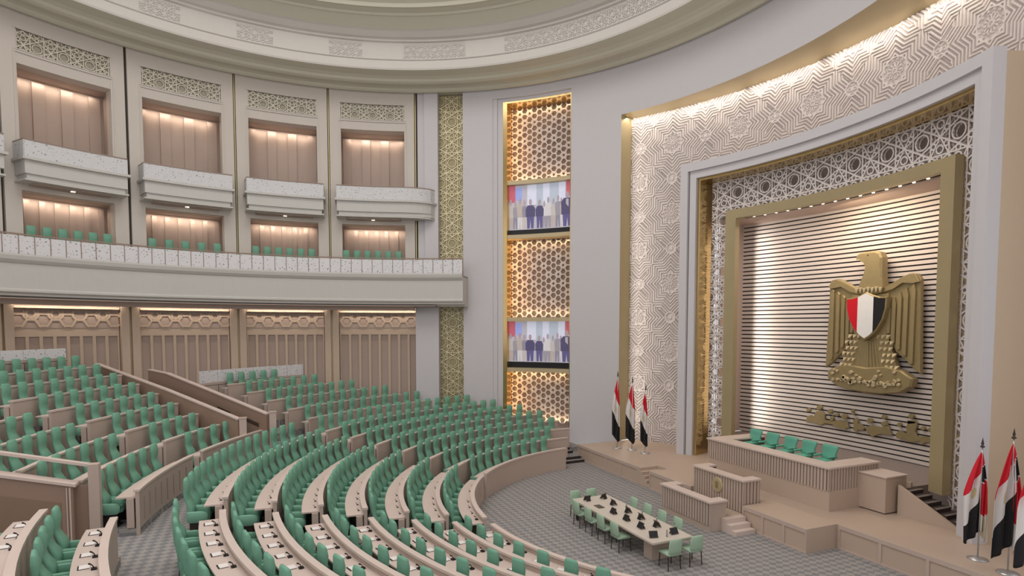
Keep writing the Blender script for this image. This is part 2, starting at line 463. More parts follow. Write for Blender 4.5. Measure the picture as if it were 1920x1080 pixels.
for (x, y, z) in ((-10.6, -15.36, 3.05), (-11.9, -16.45, 3.4), (-13.9, -18.13, 3.95)):   # dark openings low in the parapet
    b = MB(); L = .42 if x > -13 else .75; dx, dy = .764 * L, .645 * L
    b.add([(x - dx + .085 * .645, y - dy - .085 * .764, z - .16), (x + dx + .085 * .645, y + dy - .085 * .764, z - .16 - L * .5), (x + dx + .085 * .645, y + dy - .085 * .764, z + .0 - L * .5), (x - dx + .085 * .645, y - dy - .085 * .764, z + .0),
           ], [(0, 1, 2, 3)])
    b.build('opening', DARKGAP, t)
# central ramp, left side
t = thing('ramp_wall', 'brown panelled wall with pale ledge at the central ramp, left edge', 'wall')
b = MB()
def sl(x, y, z): return (x, y, z)
ys = [(-19.37, 2.92), (-25, 4.42)]
vs = [(-1.5, -19.37, Tz(7)), (-1.22, -19.37, Tz(7)), (-1.22, -25, Tz(7)), (-1.5, -25, Tz(7)), (-1.5, -19.37, 2.86), (-1.22, -19.37, 2.86), (-1.22, -25, 4.36), (-1.5, -25, 4.36)]
FB = [(0, 3, 2, 1), (4, 5, 6, 7), (0, 1, 5, 4), (1, 2, 6, 5), (2, 3, 7, 6), (3, 0, 4, 7)]
b.add(vs, FB); fix(b.build('wall_panel', WOOD_P, t))
b = MB(); vs = [(-1.55, -19.3, 2.86), (-1.17, -19.3, 2.86), (-1.17, -25, 4.37), (-1.55, -25, 4.37), (-1.55, -19.3, 2.93), (-1.17, -19.3, 2.93), (-1.17, -25, 4.44), (-1.55, -25, 4.44)]
b.add(vs, FB); fix(b.build('ledge', STONE_L, t))
b = MB(); vs = [(-1.22, -19.62, Tz(7) + .2), (-1.2, -19.62, Tz(7) + .2), (-1.2, -25, Tz(7) + .2), (-1.22, -25, Tz(7) + .2), (-1.22, -19.62, 2.5), (-1.2, -19.62, 2.5), (-1.2, -25, 3.93), (-1.22, -25, 3.93)]
b.add(vs, FB); fix(b.build('recessed_panel', mat('recess_wood', (.27, .185, .13), .55), t))
b = MB(); b.box(-1.22, -1.19, -19.44, -19.41, Tz(7), 2.86); b.box(-1.22, -1.19, -19.5, -19.48, Tz(7), 2.86)
fix(b.build('edge_moulding', STONE_L, t))
t = thing('ramp_rail', 'pale handrail on a tall square post above the central ramp wall', 'railing')
b = MB(); b.box(-1.62, -1.36, -19.08, -18.85, Tz(7), 3.36); fix(b.build('post', STONE, t))
b = MB(); vs = [(-1.6, -19.08, 3.30), (-1.42, -19.08, 3.30), (-1.42, -25, 4.82), (-1.6, -25, 4.82), (-1.6, -19.08, 3.37), (-1.42, -19.08, 3.37), (-1.42, -25, 4.89), (-1.6, -25, 4.89)]
b.add(vs, FB); fix(b.build('handrail', STONE_L, t))
b = MB(); b.box(-1.52, -1.46, -19.37, -19.08, Tz(7), 2.82); fix(b.build('infill_panel', WOOD_P, t))

# ------------------------------------------------------------------ chairs
def rr(cx, cy, cz, hx, hy, bev, axis='z'):
    """8-gon rounded rectangle ring in the plane normal to axis"""
    q = [(hx - bev, hy), (-(hx - bev), hy), (-hx, hy - bev), (-hx, -(hy - bev)), (-(hx - bev), -hy), (hx - bev, -hy), (hx, -(hy - bev)), (hx, hy - bev)]
    if axis == 'z': return [(cx + a, cy + b, cz) for a, b in q]
    return [(cx + a, cy, cz + b) for a, b in q]
def make_chair():
    t = thing('auditorium_chair', 'green high-backed seat', 'chair')
    b = MB(); b.smooth = True   # back, curved in profile; chair faces +y
    prof = [(-.13, .38, .225, .055), (-.155, .50, .235, .065), (-.12, .64, .24, .08), (-.135, .77, .23, .075), (-.20, .90, .20, .05), (-.24, 1.0, .182, .042), (-.235, 1.12, .188, .055), (-.225, 1.25, .19, .065), (-.24, 1.40, .182, .045), (-.25, 1.445, .155, .025)]
    b.loft([rr(0, y, z * (1 + .045 * max(0, z - .7) / .75), hw * .95, th, min(hw, th) * .6) for y, z, hw, th in prof])
    fix(b.build('backrest', GREEN, t))
    s = MB(); s.smooth = True
    s.loft([rr(0, y, z, .215, h, .03, 'y') for y, z, h in ((-.14, .43, .05), (-.05, .435, .07), (.12, .445, .075), (.26, .455, .07), (.32, .45, .045))])
    fix(s.build('seat', GREEN, t))
    for sg in (-1, 1):
        a = MB(); a.smooth = True
        x = sg * .268
        a.loft([rr(x, y, z, .04, h, .022, 'y') for y, z, h in ((-.2, .53, .13), (-.1, .52, .15), (.1, .515, .15), (.22, .51, .14), (.27, .52, .10), (.29, .54, .05))])
        fix(a.build('armrest', GREEN_A, t))
    p = MB(); p.box(-.16, .16, -.16, .16, 0, .36); p.box(-.22, .22, -.2, .2, 0, .03)
    fix(p.build('pedestal', DARK, t))
    kids(t)
    return t
proto = make_chair()
def chair_visible(x, y, z): return in_frame(x, y, z + .9, 25, 40)
vis = []
for c in CH:
    if chair_visible(c[0], c[1], c[2]):
        d = (Vector(c[:3]) - CP).length; vis.append((d, c))
vis.sort(key=lambda q: q[0])
first = True
rest = []
CHLIM = 296
for i, (d, c) in enumerate(vis):
    x, y, z, a, lab, bname = c
    rz = rad(a) + pi / 2         # +y of the chair points to the origin
    if i < CHLIM:
        if first:
            proto.location = (x, y, z); proto.rotation_euler = (0, 0, rz); proto['label'] = lab; proto['group'] = 'seats of the ' + bname; first = False
        else: dup(proto, (x, y, z), rz, lab, 'seats of the ' + bname)
    else: rest.append((x, y, z, rz))
print("chairs", len(vis), [round(blkA(k)[0],1) for k in range(8,16)])
if rest:
    sb = MB(); sb.smooth = True
    for x, y, z, rz in rest:
        ca, sa = cos(rz), sin(rz)
        for ch, mi in zip(KIDS[proto.name], (0, 0, 1, 1, 2)):
            me = ch.data
            sb.add([(x + ca * v.co.x - sa * v.co.y, y + sa * v.co.x + ca * v.co.y, z + v.co.z) for v in me.vertices], [tuple(p.vertices) for p in me.polygons], mi)
    o = sb.build('auditorium_chair', [GREEN, GREEN_A, DARK])
    tag(o, 'farthest rows of green high-backed seats under the gallery', 'chairs', kind='stuff')

# notepads and microphones on the desks
np_t = thing('notepad', 'white notepad on desk', 'notepad')
b = MB(); b.box(-.115, .10, -.095, .085, 0, .012); fix(b.build('black_mat', BLACK, np_t))
b = MB(); b.box(-.09, .115, -.07, .095, .012, .022); fix(b.build('paper', PAPER, np_t))
kids(np_t)
mic = thing('desk_microphone', 'black desk microphone', 'microphone')
b = MB(); b.box(-.05, .05, -.045, .045, 0, .03); fix(b.build('base', BLACK, mic))
b = MB(); b.tube([(0, 0, .03), (0, -.02, .08), (0, -.05, .11)], .01, 6); fix(b.build('gooseneck', BLACK, mic))
b = MB(); b.tube([(0, -.045, .105), (0, -.085, .125)], .016, 6); fix(b.build('capsule', BLACK, mic))
kids(mic)
fn_, fm_ = True, True
for bn, k, a, r, z, lab, bname in DEV:
    x, y, _ = P(r + .36, a)
    if not in_frame(x, y, z, 5, 5): continue
    rz = rad(a) + pi / 2
    if bn in 'NC':
        if fn_: np_t.location = (x, y, z); np_t.rotation_euler = (0, 0, rz); np_t['label'] = 'white notepad, seat ' + lab; np_t['group'] = 'notepads on the near desks'; fn_ = False
        else: dup(np_t, (x, y, z), rz, 'white notepad, seat ' + lab, 'notepads on the near desks')
    if bn in 'NCM':
        x, y, _ = P(r + .2, a + (.6 if bn != 'M' else 0))
        if fm_: mic.location = (x, y, z); mic.rotation_euler = (0, 0, rz); mic['label'] = 'desk microphone, seat ' + lab; mic['group'] = 'microphones on the desks'; fm_ = False
        else:
            q_ = dup(mic, (x, y, z), rz, 'desk microphone, seat ' + lab, 'microphones on the desks')
            if bn == 'M': q_.scale = (.62, .62, .55)

# ------------------------------------------------------------------ stage platform
def panels(mb_frame, mb_in, xs, y, z0, z1):
    pass
t = thing('stage_platform', 'beige stage platform with framed panels along its front', 'stage')
b = MB()
b.box(-10.4, -5.0, 0, 8.5, 0, .75); b.box(-5.0, -4.15, .9, 8.5, 0, .75); b.box(-4.15, -1.5, 0, 8.5, 0, .75)
b.box(-1.5, 1.2, .84, 8.5, 0, .75); b.box(1.2, 3.82, 0, 8.5, 0, .75); b.box(3.82, 12, 1.28, 8.5, 0, .75)
fix(b.build('deck', STAGE, t))
b = MB()
for x0, x1, y in ((-10.4, -5.0, 0), (-4.15, -1.5, 0), (1.22, 3.82, 0), (3.9, 12, 1.28)):
    n = max(1, round((x1 - x0) / (.87 if x0 > 0 and x0 < 3 else 1.45))); dx = (x1 - x0) / n
    b = MB(); b.box(x0, x1, y - .035, y, .62, .75); b.box(x0, x1, y - .035, y, 0, .05)
    for i in range(n + 1): b.box(max(x0, x0 + i * dx - .045), min(x1, x0 + i * dx + .045), y - .035, y, .05, .62)
    fix(b.build('panel_frame', STONE, t))

b = MB()
for i in range(5): b.box(-4.15 - .17 * (i + 1), -4.15 - .17 * i, -.02, .9, 0, .15 * (i + 1) - .001)
st = thing('stage_steps', 'five small beige steps let into the stage front on the left', 'steps'); fix(b.build('treads', STAGE, st))
b = MB()
for i in range(5): b.box(-4.15 - .17 * i - .03, -4.15 - .17 * i + .004, -.03, .9, .15 * (i + 1) - .03, .15 * (i + 1) + .004)
fix(b.build('nosing', STONE_L, st))
# low desk platform + steps
b = MB(); b.box(-1.45, 1.2, -.95, 0.02, 0, .45)
o = b.build('rostrum_floor', STAGE); fix(o); tag(o, 'low beige floor block between the two slatted rostrum desks', 'platform')
st = thing('rostrum_steps', 'three beige steps at the right end of the rostrum', 'steps')
b = MB()
for i in range(3): b.box(1.2, 1.2 + .22 * (3 - i), -.92, -.08, .15 * i, .15 * (i + 1))
fix(b.build('treads', STONE_L, st))
def slat_front(x0, x1, y, z0, z1, d, mb, pitch=.13):
    n = int((x1 - x0) / pitch); p = (x1 - x0) / n
    for i in range(n): mb.box(x0 + i * p, x0 + i * p + p * .70, y - d, y, z0, z1)
def slat_side(y0, y1, x, z0, z1, d, mb, pitch=.13):
    n = max(1, int((y1 - y0) / pitch)); p = (y1 - y0) / n
    for i in range(n): mb.box(x, x + d, y0 + i * p, y0 + i * p + p * .70, z0, z1)
def rostrum(name, label, x0, x1, y0, y1, zb, zt, dep, slat_zb, side_slats=True, legs=(True, True), top=STONE_L):
    t = thing(name, label, 'desk')
    b = MB()
    b.box(x0 + .03, x1 - .03, y0 + .03, y0 + dep * .55, zb, zt - .06)
    b.box(x0 + .03, x0 + dep, y0 + dep * .55, y1, zb, zt - .06)
    b.box(x1 - dep, x1 - .03, y0 + dep * .55, y1, zb, zt - .06)
    fix(b.build('body', BROWNGAP if side_slats else SLATW, t))
    s = MB(); slat_front(x0 + .09, x1 - .06, y0 + .03, slat_zb, zt - .07, .04, s); s.box(x0 - .0, x0 + .06, y0 - .01, y0 + .03, slat_zb, zt - .07); s.box(x1 - .05, x1 + .0, y0 - .01, y0 + .03, slat_zb, zt - .07)
    if side_slats:
        slat_side(y0 + .02, y1, x1 - .03, slat_zb, zt - .07, .03, s); slat_side(y0 + .02, y1, x0, slat_zb, zt - .07, .03, s)
    fix(s.build('slats', SLATW, t))
    if slat_zb > zb + .01:
        g = MB(); g.box(x0 + .06, x1 - .05, y0 + .018, y0 + .028, slat_zb, zt - .07); fix(g.build('slat_backing', BROWNGAP, t))
    tp = MB()
    poly = [(x0 - .05, y0 - .06), (x1 + .05, y0 - .06), (x1 + .05, y1), (x1 - dep - .02, y1), (x1 - dep - .02, y0 + dep), (x0 + dep + .02, y0 + dep), (x0 + dep + .02, y1), (x0 - .05, y1)]
    tp.prism(poly, zt - .06, zt, lambda u, v, d: (u, v, d)); fix(tp.build('desktop', top, t))
    return t
rostrum('secretary_desk', 'low slatted desk with pale top in front of the rostrum', -1.42, 1.2, -1.42, -.72, 0, 1.04, .34, .22, side_slats=False)
t = rostrum('speaker_rostrum', 'middle slatted rostrum desk carrying a round gold emblem', -1.4, 1.15, .05, .82, .45, 1.6, .34, .45)
b = MB(); n = 28
b.prism([(.0 + .27 * cos(2 * pi * i / n), 1.16 + .27 * sin(2 * pi * i / n)) for i in range(n)], 0, .05, lambda u, v, d: (u - .1, .045 - d, v), bevel=.015)
o = b.build('gold_emblem', GOLDL, t); fix(o)
o2 = MB(); o2.prism([(.0 + .1 * cos(2 * pi * i / 8) * (1 if i % 2 else .6), 1.16 + .14 * sin(2 * pi * i / 8)) for i in range(8)], .05, .062, lambda u, v, d: (u - .1, .045 - d, v))
fix(o2.build('eagle_relief', GOLDD, o))
# dais and main desk
b = MB(); b.box(-2.9, 2.82, 4.4, 4.6, .75, 1.57); b.box(-3.9, 3.9, 4.6, 5.55, .75, 1.57); b.box(-6.6, 6.6, 5.55, 8.3, .75, 1.57); b.box(-2.2, 2.1, 2.8, 4.4, 1.431, 1.57)
o = b.build('dais', DAISC); fix(o); tag(o, 'raised dark carpeted dais behind the presidium desk', 'platform')
rostrum('presidium_desk', 'long U-shaped slatted presidium desk on a beige plinth', -2.95, 2.85, 2.06, 4.5, 1.43, 2.23, .66, 1.43)
b = MB(); b.box(-2.95, 2.87, 2.08, 4.4, .75, 1.43)
o = b.build('desk_plinth', STAGE); fix(o); tag(o, 'plain beige plinth under the long presidium desk', 'plinth')
b = MB(); b.box(2.72, 3.8, 3.5, 4.5, .79, 1.95); b2 = MB(); b2.box(2.68, 3.84, 3.46, 4.54, 1.95, 1.99)
t = thing('side_cabinet', 'plain beige box cabinet beside the presidium desk', 'cabinet')
fix(b.build('body', STAGE, t)); fix(b2.build('top', STONE_L, t)); b = MB(); b.box(2.78, 3.74, 3.56, 4.5, .75, .79); fix(b.build('plinth', DARKGAP, t))
# dark side stairs with stringer wall
st = thing('dais_stairs', 'dark stairs rising to the dais behind a sloping beige side wall', 'stairs')
b = MB(); nz = MB()
for i in range(7):
    b.box(3.91, 5.95 - .29 * i, 4.05, 4.75, .75 + .117 * i, .75 + .117 * (i + 1) - .001)
    nz.box(5.95 - .29 * i - .1, 5.95 - .29 * i + .005, 4.05, 4.75, .75 + .117 * (i + 1) - .015, .75 + .117 * (i + 1) + .003)
fix(b.build('treads', STAIRD, st)); fix(nz.build('nosing', mat('stair_nosing', (.2, .165, .15), .6), st))
b = MB(); b.prism([(3.91, .75), (5.75, .75), (5.75, .84), (3.91, 1.72)], 0, .1, lambda u, v, d: (u, 4.04 - d, v)); fix(b.build('stringer_wall', STAGE, st))
b = MB(); b.box(2.9, 3.95, 4.5, 4.6, .75, 1.75); o = b.build('dais_edge_wall', STAGE); fix(o); tag(o, 'short beige wall linking the box cabinet to the dark stairs', 'wall')

# presidium chairs: low rounded teal backs
pc = thing('presidium_chair', '', 'chair')
b = MB(); b.smooth = True
b.loft([rr(0, y, z, hw, .05, .03) for y, z, hw in ((-.02, .45, .24), (.06, .62, .27), (.10, .78, .29), (.13, .90, .32), (.14, .985, .315), (.145, 1.01, .28))]); fix(b.build('backrest', TEAL, pc))
b = MB(); b.smooth = True; b.loft([rr(0, y, .46, .26, .06, .03, 'y') for y in (-.42, -.38, -.1, .02)]); fix(b.build('seat', TEAL, pc))
for sg in (-1, 1):
    b = MB(); b.smooth = True; b.loft([rr(sg * .29, y, .62, .035, .04, .02, 'y') for y in (-.34, -.3, .06, .1)]); fix(b.build('armrest', TEAL, pc))
b = MB(); b.tube([(0, -.18, .05), (0, -.18, .42)], .035); b.box(-.28, .28, -.21, -.15, 0, .05); b.box(-.03, .03, -.46, .1, 0, .05); fix(b.build('pedestal', DARK, pc))
kids(pc)
pl = ['first', 'second', 'middle', 'fourth', 'last']
for i, x in enumerate((-2.15, -1.25, -.35, .5, 1.4)):
    lb = 'teal armchair behind the presidium desk, %s of five from the left' % pl[i]
    if i == 0: pc.location = (x, 3.75, 1.57); pc.rotation_euler = (0, 0, 0); pc['label'] = lb; pc['group'] = 'armchairs behind the presidium desk'
    else: dup(pc, (x, 3.75, 1.57), 0, lb, 'armchairs behind the presidium desk')

# ------------------------------------------------------------------ meeting table
t = thing('meeting_table', 'long pale rectangular meeting table on the hall floor', 'table')
b = MB(); b.box(-1.78, 2.96, -5.0, -3.58, .71, .76); b2 = MB(); b2.box(-1.74, 2.92, -4.96, -3.62, .67, .71)
fix(b.build('tabletop', mat('table_laminate', (.60, .53, .46), .45, noise=.04), t)); fix(b2.build('apron', STONE, t))
for x0, x1 in ((-.9, -.5), (2.0, 2.4)):
    b = MB(); b.box(x0, x1, -4.62, -3.96, 0, .67); fix(b.build('leg', SLATW, t))
for x, y in ((-1.65, -4.85), (-1.65, -3.75)):
    b = MB(); b.box(x - .03, x + .03, y - .03, y + .03, 0, .67); fix(b.build('leg', DARK, t))
mc = thing('meeting_chair', '', 'chair')       # faces +y
b = MB(); b.smooth = True; b.loft([rr(0, y, z, hw, .03, .02) for y, z, hw in ((-.2, .42, .2), (-.235, .55, .22), (-.25, .72, .22), (-.265, .87, .205), (-.27, .9, .17))]); fix(b.build('backrest', MINT, mc))
b = MB(); b.smooth = True; b.loft([rr(0, y, .45, .23, h, .02, 'y') for y, h in ((-.24, .03), (-.1, .045), (.15, .045), (.24, .03))]); fix(b.build('seat', MINT, mc))
for sx in (-1, 1):
    for sy in (-.2, .19):
        b = MB(); b.tube([(sx * .2, sy, .42), (sx * .215, sy * 1.1, 0)], .016, 6); fix(b.build('leg', DARK, mc))
kids(mc)
spots = []
for i, x in enumerate((-1.1, -.28, .52, 1.33)): spots.append((x, -4.98, 0, 'mint chair on the near long side of the meeting table, %s from its far end' % ORD[i]))
for i, x in enumerate((-.66, .14, .94, 1.74)): spots.append((x, -3.42, pi, 'mint chair on the stage side of the meeting table, %s from its far end' % ORD[i]))
for i, y in enumerate((-4.62, -3.95)): spots.append((-2.0, y, -pi / 2, ['mint chair at the far end of the meeting table, nearer the desks', 'mint chair at the far end of the meeting table, nearer the stage'][i]))
for i, y in enumerate((-4.45, -3.7)): spots.append((3.02, y, pi / 2, ['mint chair at the right end of the meeting table, nearer the camera', 'mint chair at the right end of the meeting table, nearer the stage'][i]))
for i, (x, y, rz, lb) in enumerate(spots):
    if i == 0: mc.location = (x, y, 0); mc['label'] = lb; mc['group'] = 'chairs around the meeting table'
    else: dup(mc, (x, y, 0), rz, lb, 'chairs around the meeting table')
tb = thing('tablet_stand', '', 'tablet')        # screen faces -y
b = MB(); b.add([(-.13, -.03, .02), (.13, -.03, .02), (.13, .07, .19), (-.13, .07, .19), (-.13, -.015, .01), (.13, -.015, .01), (.13, .085, .18), (-.13, .085, .18)], FB); fix(b.build('case', BRONZE, tb))
b = MB(); b.add([(-.115, -.028, .034), (.115, -.028, .034), (.115, .06, .18), (-.115, .06, .18)], [(0, 1, 2, 3)]); b.v = [(x, y - .004, z) for x, y, z in b.v]; b.build('screen', BLACK, tb)
b = MB(); b.add([(-.08, .08, .15), (.08, .08, .15), (.08, .15, .0), (-.08, .15, .0), (-.08, .07, .15), (.08, .07, .15), (.08, .14, .0), (-.08, .14, .0)], FB); fix(b.build('stand', BLACK, tb))
kids(tb)
tabs = [(-1.42, -4.62, -pi / 2, 'nearer the desks at the far end'), (-1.42, -3.98, -pi / 2 + .4, 'nearer the stage at the far end'),
        (-.6, -4.0, pi, 'first on the stage side'), (.33, -4.02, pi, 'second on the stage side'), (1.06, -4.02, pi, 'third on the stage side'), (1.85, -4.0, pi, 'fourth on the stage side'),
        (2.62, -3.98, pi / 2, 'nearer the stage at the right end'), (2.62, -4.72, pi / 2 - .3, 'nearer the seats at the right end'),
        (1.78, -4.62, 0, 'fourth on the near side'), (1.0, -4.62, 0, 'third on the near side'), (.24, -4.62, 0, 'second on the near side')]
for i, (x, y, rz, lb) in enumerate(tabs):
    lb = 'dark tablet on a stand on the meeting table, ' + lb
    if i == 0: tb.location = (x, y, .762); tb.rotation_euler = (0, 0, rz); tb['label'] = lb; tb['group'] = 'tablets on the meeting table'
    else: dup(tb, (x, y, .762), rz, lb, 'tablets on the meeting table')
b = MB(); b.box(-.78, -.42, -4.72, -4.5, .762, .78); o = b.build('folder', BRONZE); fix(o); tag(o, 'flat dark folder lying near the far end of the meeting table', 'folder')
bt = thing('water_bottle', '', 'bottle')
b = MB(); b.smooth = True; b.tube([(0, 0, 0), (0, 0, .14), (0, 0, .17)], .028, 8, r2=.018); fix(b.build('body', mat('bottle_glass', (.35, .36, .36), .2), bt))
b = MB(); b.tube([(0, 0, .17), (0, 0, .2)], .013, 8); fix(b.build('cap', DARK, bt)); kids(bt)
for i, (x, y) in enumerate(((-.2, -3.78), (.7, -3.78), (1.45, -3.76), (2.3, -3.75), (2.68, -4.3))):
    lb = 'small bottle on the meeting table, %s along from the far end' % ORD[i]
    if i == 0: bt.location = (x, y, .762); bt['label'] = lb; bt['group'] = 'bottles on the meeting table'
    else: dup(bt, (x, y, .762), 0, lb, 'bottles on the meeting table')

# ------------------------------------------------------------------ curved stage front wall
ZO = 17.87                    # opening top in the white wall
AOL, AOR = 118.95, 50.0       # opening edges on the hall circle
wf = MB()
wf.arc(HC, R0, R0 + .35, .0, 20.45, AOL, 128.2, 1.5)
wf.arc(HC, R0, R0 + .35, ZO, 20.45, 30, AOL, 1.5)
struct('wall_front', wf, PLASTER)
gj = MB()   # gold reveal of the big opening, sides and soffit
def ring_pts(a, r, c): return (c[0] + r * cos(rad(a)), c[1] + r * sin(rad(a)))
pL0 = ring_pts(AOL, R0 + .02, HC); relL = (-10.75, 2.75)
n = 60; vs = []
for i in range(n + 1):
    a = AOL + (30 - AOL) * i / n
    x, y = ring_pts(a, R0 + .02, HC); dx, dy = x - FC[0], y - FC[1]; L = hypot(dx, dy)
    vs += [(x, y, ZO), (FC[0] + dx / L * 19.5, FC[1] + dy / L * 19.5, ZO - .05), (FC[0] + dx / L * 19.5, FC[1] + dy / L * 19.5, ZO + .2), (x, y, ZO + .2)]
fs = []
for i in range(n):
    for k in range(4): fs.append((4 * i + k, 4 * i + 4 + k, 4 * i + 4 + (k + 1) % 4, 4 * i + (k + 1) % 4))
gj.add(vs, fs)
x, y = pL0; dx, dy = x - FC[0], y - FC[1]; L = hypot(dx, dy); x2, y2 = FC[0] + dx / L * 19.5 + .30, FC[1] + dy / L * 19.5 + .12
gj.add([(x, y, .75), (x2, y2, .75), (x2 - .1, y2 + .05, .75), (x - .1, y, .75), (x, y, ZO + .1), (x2, y2, ZO + .1), (x2 - .1, y2 + .05, ZO + .1), (x - .1, y, ZO + .1)], FB)
o = gj.build('portal_reveal', GOLD); fix(o); tag(o, 'satin gold reveal lining the edge of the great stage opening', 'reveal')

# carved relief panel: real height field
PIT = .125; LC = 3.535
def star8(x, y): return min(max(abs(x), abs(y)), (abs(x + y)) / 1.41421 if abs(x + y) > abs(x - y) else abs(x - y) / 1.41421)
def relief_h(u, v):
    x = (u / LC - math.floor(u / LC + .5)) * LC; y = (v / LC - math.floor(v / LC + .5)) * LC
    x2 = ((u / LC + .5) - math.floor(u / LC + 1.0)) * LC; y2 = ((v / LC + .5) - math.floor(v / LC + 1.0)) * LC
    d1 = hypot(x, y); d2 = hypot(x2, y2)
    if d1 < .52 or d2 < .40:
        if d1 < .52: d, th, R, nn = d1, atan2(y, x), .52, 12
        else: d, th, R, nn = d2, atan2(y2, x2), .40, 8
        if d > R - .06: return 1.0
        if d < R * .22: return .9 if d > R * .12 else .3
        pet = cos(nn * th)
        if d < R * .55: return .75 if pet > -.3 else .15
        return .8 if cos(nn * th * 1 + pi) > .1 and abs(d - R * .68) > .02 else .15
    s1, s2 = star8(x, y), star8(x2, y2)
    s = s1 if s1 < s2 + .25 else s2 + .31
    # small circles between the stars
    xm, ym = abs(abs(x) - LC / 2), abs(y)
    xn, yn = abs(x), abs(abs(y) - LC / 2)
    dm = min(hypot(xm, ym), hypot(xn, yn))
    if dm < .30:
        if dm > .24: return 1.0
        if dm < .09: return .8
        return .7 if cos(6 * atan2(ym, xm + 1e-6) + dm * 30) > 0 else .15
    f = (s / PIT) % 1.0
    return 1.0 if .22 < f < .82 else 0.0
rel = MB(); rel_r = 19.4
def relief_patch(a_hi, a_lo, z0, z1, g=.0235):
    nu = int(rad(a_hi - a_lo) * rel_r / g); nv = int((z1 - z0) / g)
    base = len(rel.v); V = rel.v; F = rel.f
    for i in range(nu + 1):
        a = rad(a_hi + (a_lo - a_hi) * i / nu); ca, sa = cos(a), sin(a); u = -a * rel_r
        for j in range(nv + 1):
            z = z0 + (z1 - z0) * j / nv
            h = relief_h(u + 39.5, z - 9.1) * .075
            r = rel_r - h
            V.append((FC[0] + r * ca, FC[1] + r * sa, z))
    for i in range(nu):
        b0 = base + i * (nv + 1)
        for j in range(nv): F.append((b0 + j, b0 + nv + 1 + j, b0 + nv + 2 + j, b0 + j + 1))
    rel.mi += [0] * (len(rel.f) - len(rel.mi))
relief_patch(124.2, 109.6, .75, ZO)
relief_patch(109.6, 70.4, 13.9, ZO)
relief_patch(70.4, 60.0, .75, 17.0)
o = rel.build('carved_wall', mat('carved_plaster', (.68, .62, .60), .7, noise=.02))
tag(o, 'tall white wall carved with interlacing star strapwork around the stage', 'wall')
print('relief faces', len(rel.f))

# white portal frame, X = +-5.92 .. 6.5 on a circle about FC
def front_ring(mb, r0, r1, xo, xi, zo, zi, zb=.75, zbR=None):
    """portal-shaped frame between half widths, r0..r1 thick"""
    ao = deg(math.acos(xo / r0)); ai = deg(math.acos(xi / r0))
    if zbR is None: zbR = zb
    mb.arc(FC, r0, r1, zb, zo, 180 - ai, 180 - ao, 1.5); mb.arc(FC, r0, r1, zbR, zo, ao, ai, 1.5)
    mb.arc(FC, r0, r1, zi, zo, ai, 180 - ai, 1.5)
t = thing('stage_portal', 'white stepped frame around the gold lattice stage niche', 'frame')
b = MB(); front_ring(b, 17.42, 17.8, 6.55, 6.2, 14.42, 14.05); fix(b.build('outer_band', PLASTER, t))
b = MB(); front_ring(b, 17.55, 17.9, 6.2, 5.9, 14.05, 13.72); fix(b.build('inner_band', PLASTER, t))
b = MB(); b.arc(FC, 17.8, 19.0, .75, 14.3, 67.9, 70.3, 3); b.arc(FC, 17.8, 19.0, .75, 14.3, 109.7, 112.0, 3); b.arc(FC, 17.8, 19.0, 13.9, 14.3, 70, 110, 1.5)
fix(b.build('side_return', mat('tan_return', (.56, .44, .32), .6, noise=.03), t))
b = MB(); front_ring(b, 17.7, 18.75, 5.93, 5.82, 13.74, 13.6); fix(b.build('gold_lining', POLISHED, t))

# lattice geometry ---------------------------------------------------------------
def lattice_segments(u0, u1, v0, v1, a, detail=True):
    """strapwork on a triangular grid; returns clipped segments"""
    segs = []
    hrow = a * .8660254
    j0 = int((v0) / hrow) - 2; j1 = int((v1) / hrow) + 2
    def add(p, q):
        x0, y0 = p; x1, y1 = q; dx, dy = x1 - x0, y1 - y0; t0, t1 = 0., 1.
        for pp, qq in ((-dx, x0 - u0), (dx, u1 - x0), (-dy, y0 - v0), (dy, v1 - y0)):
            if abs(pp) < 1e-12:
                if qq < 0: return
            else:
                rr_ = qq / pp
                if pp < 0: t0 = max(t0, rr_)
                else: t1 = min(t1, rr_)
        if t1 - t0 > 1e-6: segs.append((x0 + t0 * dx, y0 + t0 * dy, x0 + t1 * dx, y0 + t1 * dy))
    def ring(cx, cy, r, n, ph=0):
        for i in range(n):
            add((cx + r * cos(ph + 2 * pi * i / n), cy + r * sin(ph + 2 * pi * i / n)), (cx + r * cos(ph + 2 * pi * (i + 1) / n), cy + r * sin(ph + 2 * pi * (i + 1) / n)))
    for j in range(j0, j1 + 1):
        i0 = int(u0 / a) - 2; i1 = int(u1 / a) + 2
        for i in range(i0, i1 + 1):
            cx = i * a + (j % 2) * a / 2; cy = j * hrow
            if detail == 2:
                ring(cx, cy, a * .31, 8, pi / 8)
                for k in range(3): add((cx + a * .31 * cos(k * pi / 3), cy + a * .31 * sin(k * pi / 3)), (cx + a * .69 * cos(k * pi / 3), cy + a * .69 * sin(k * pi / 3)))
                if (i + j) % 3 == 0: continue
                ring(cx, cy, a * .2, 6)
                continue
            ring(cx, cy, a * .185, 12)
            M_ = [(cx + a * .5 * cos(k * pi / 3), cy + a * .5 * sin(k * pi / 3)) for k in range(6)]
            for k in range(6):
                t2 = k * pi / 3 + pi / 6
                add(M_[k], M_[(k + 2) % 6])
                if k < 3: add(M_[k], M_[k + 1]) if k < 2 else add(M_[2], M_[3])
                else: add(M_[k], M_[(k + 1) % 6])
                if k < 2 and not detail: ring(cx + a * .5774 * cos(t2), cy + a * .5774 * sin(t2), a * .09, 6)
                if detail:
                    ring(cx + a * .375 * cos(t2), cy + a * .375 * sin(t2), a * .07, 6)
                    if k < 2: ring(cx + a * .5774 * cos(t2), cy + a * .5774 * sin(t2), a * .10, 8)
    return segs
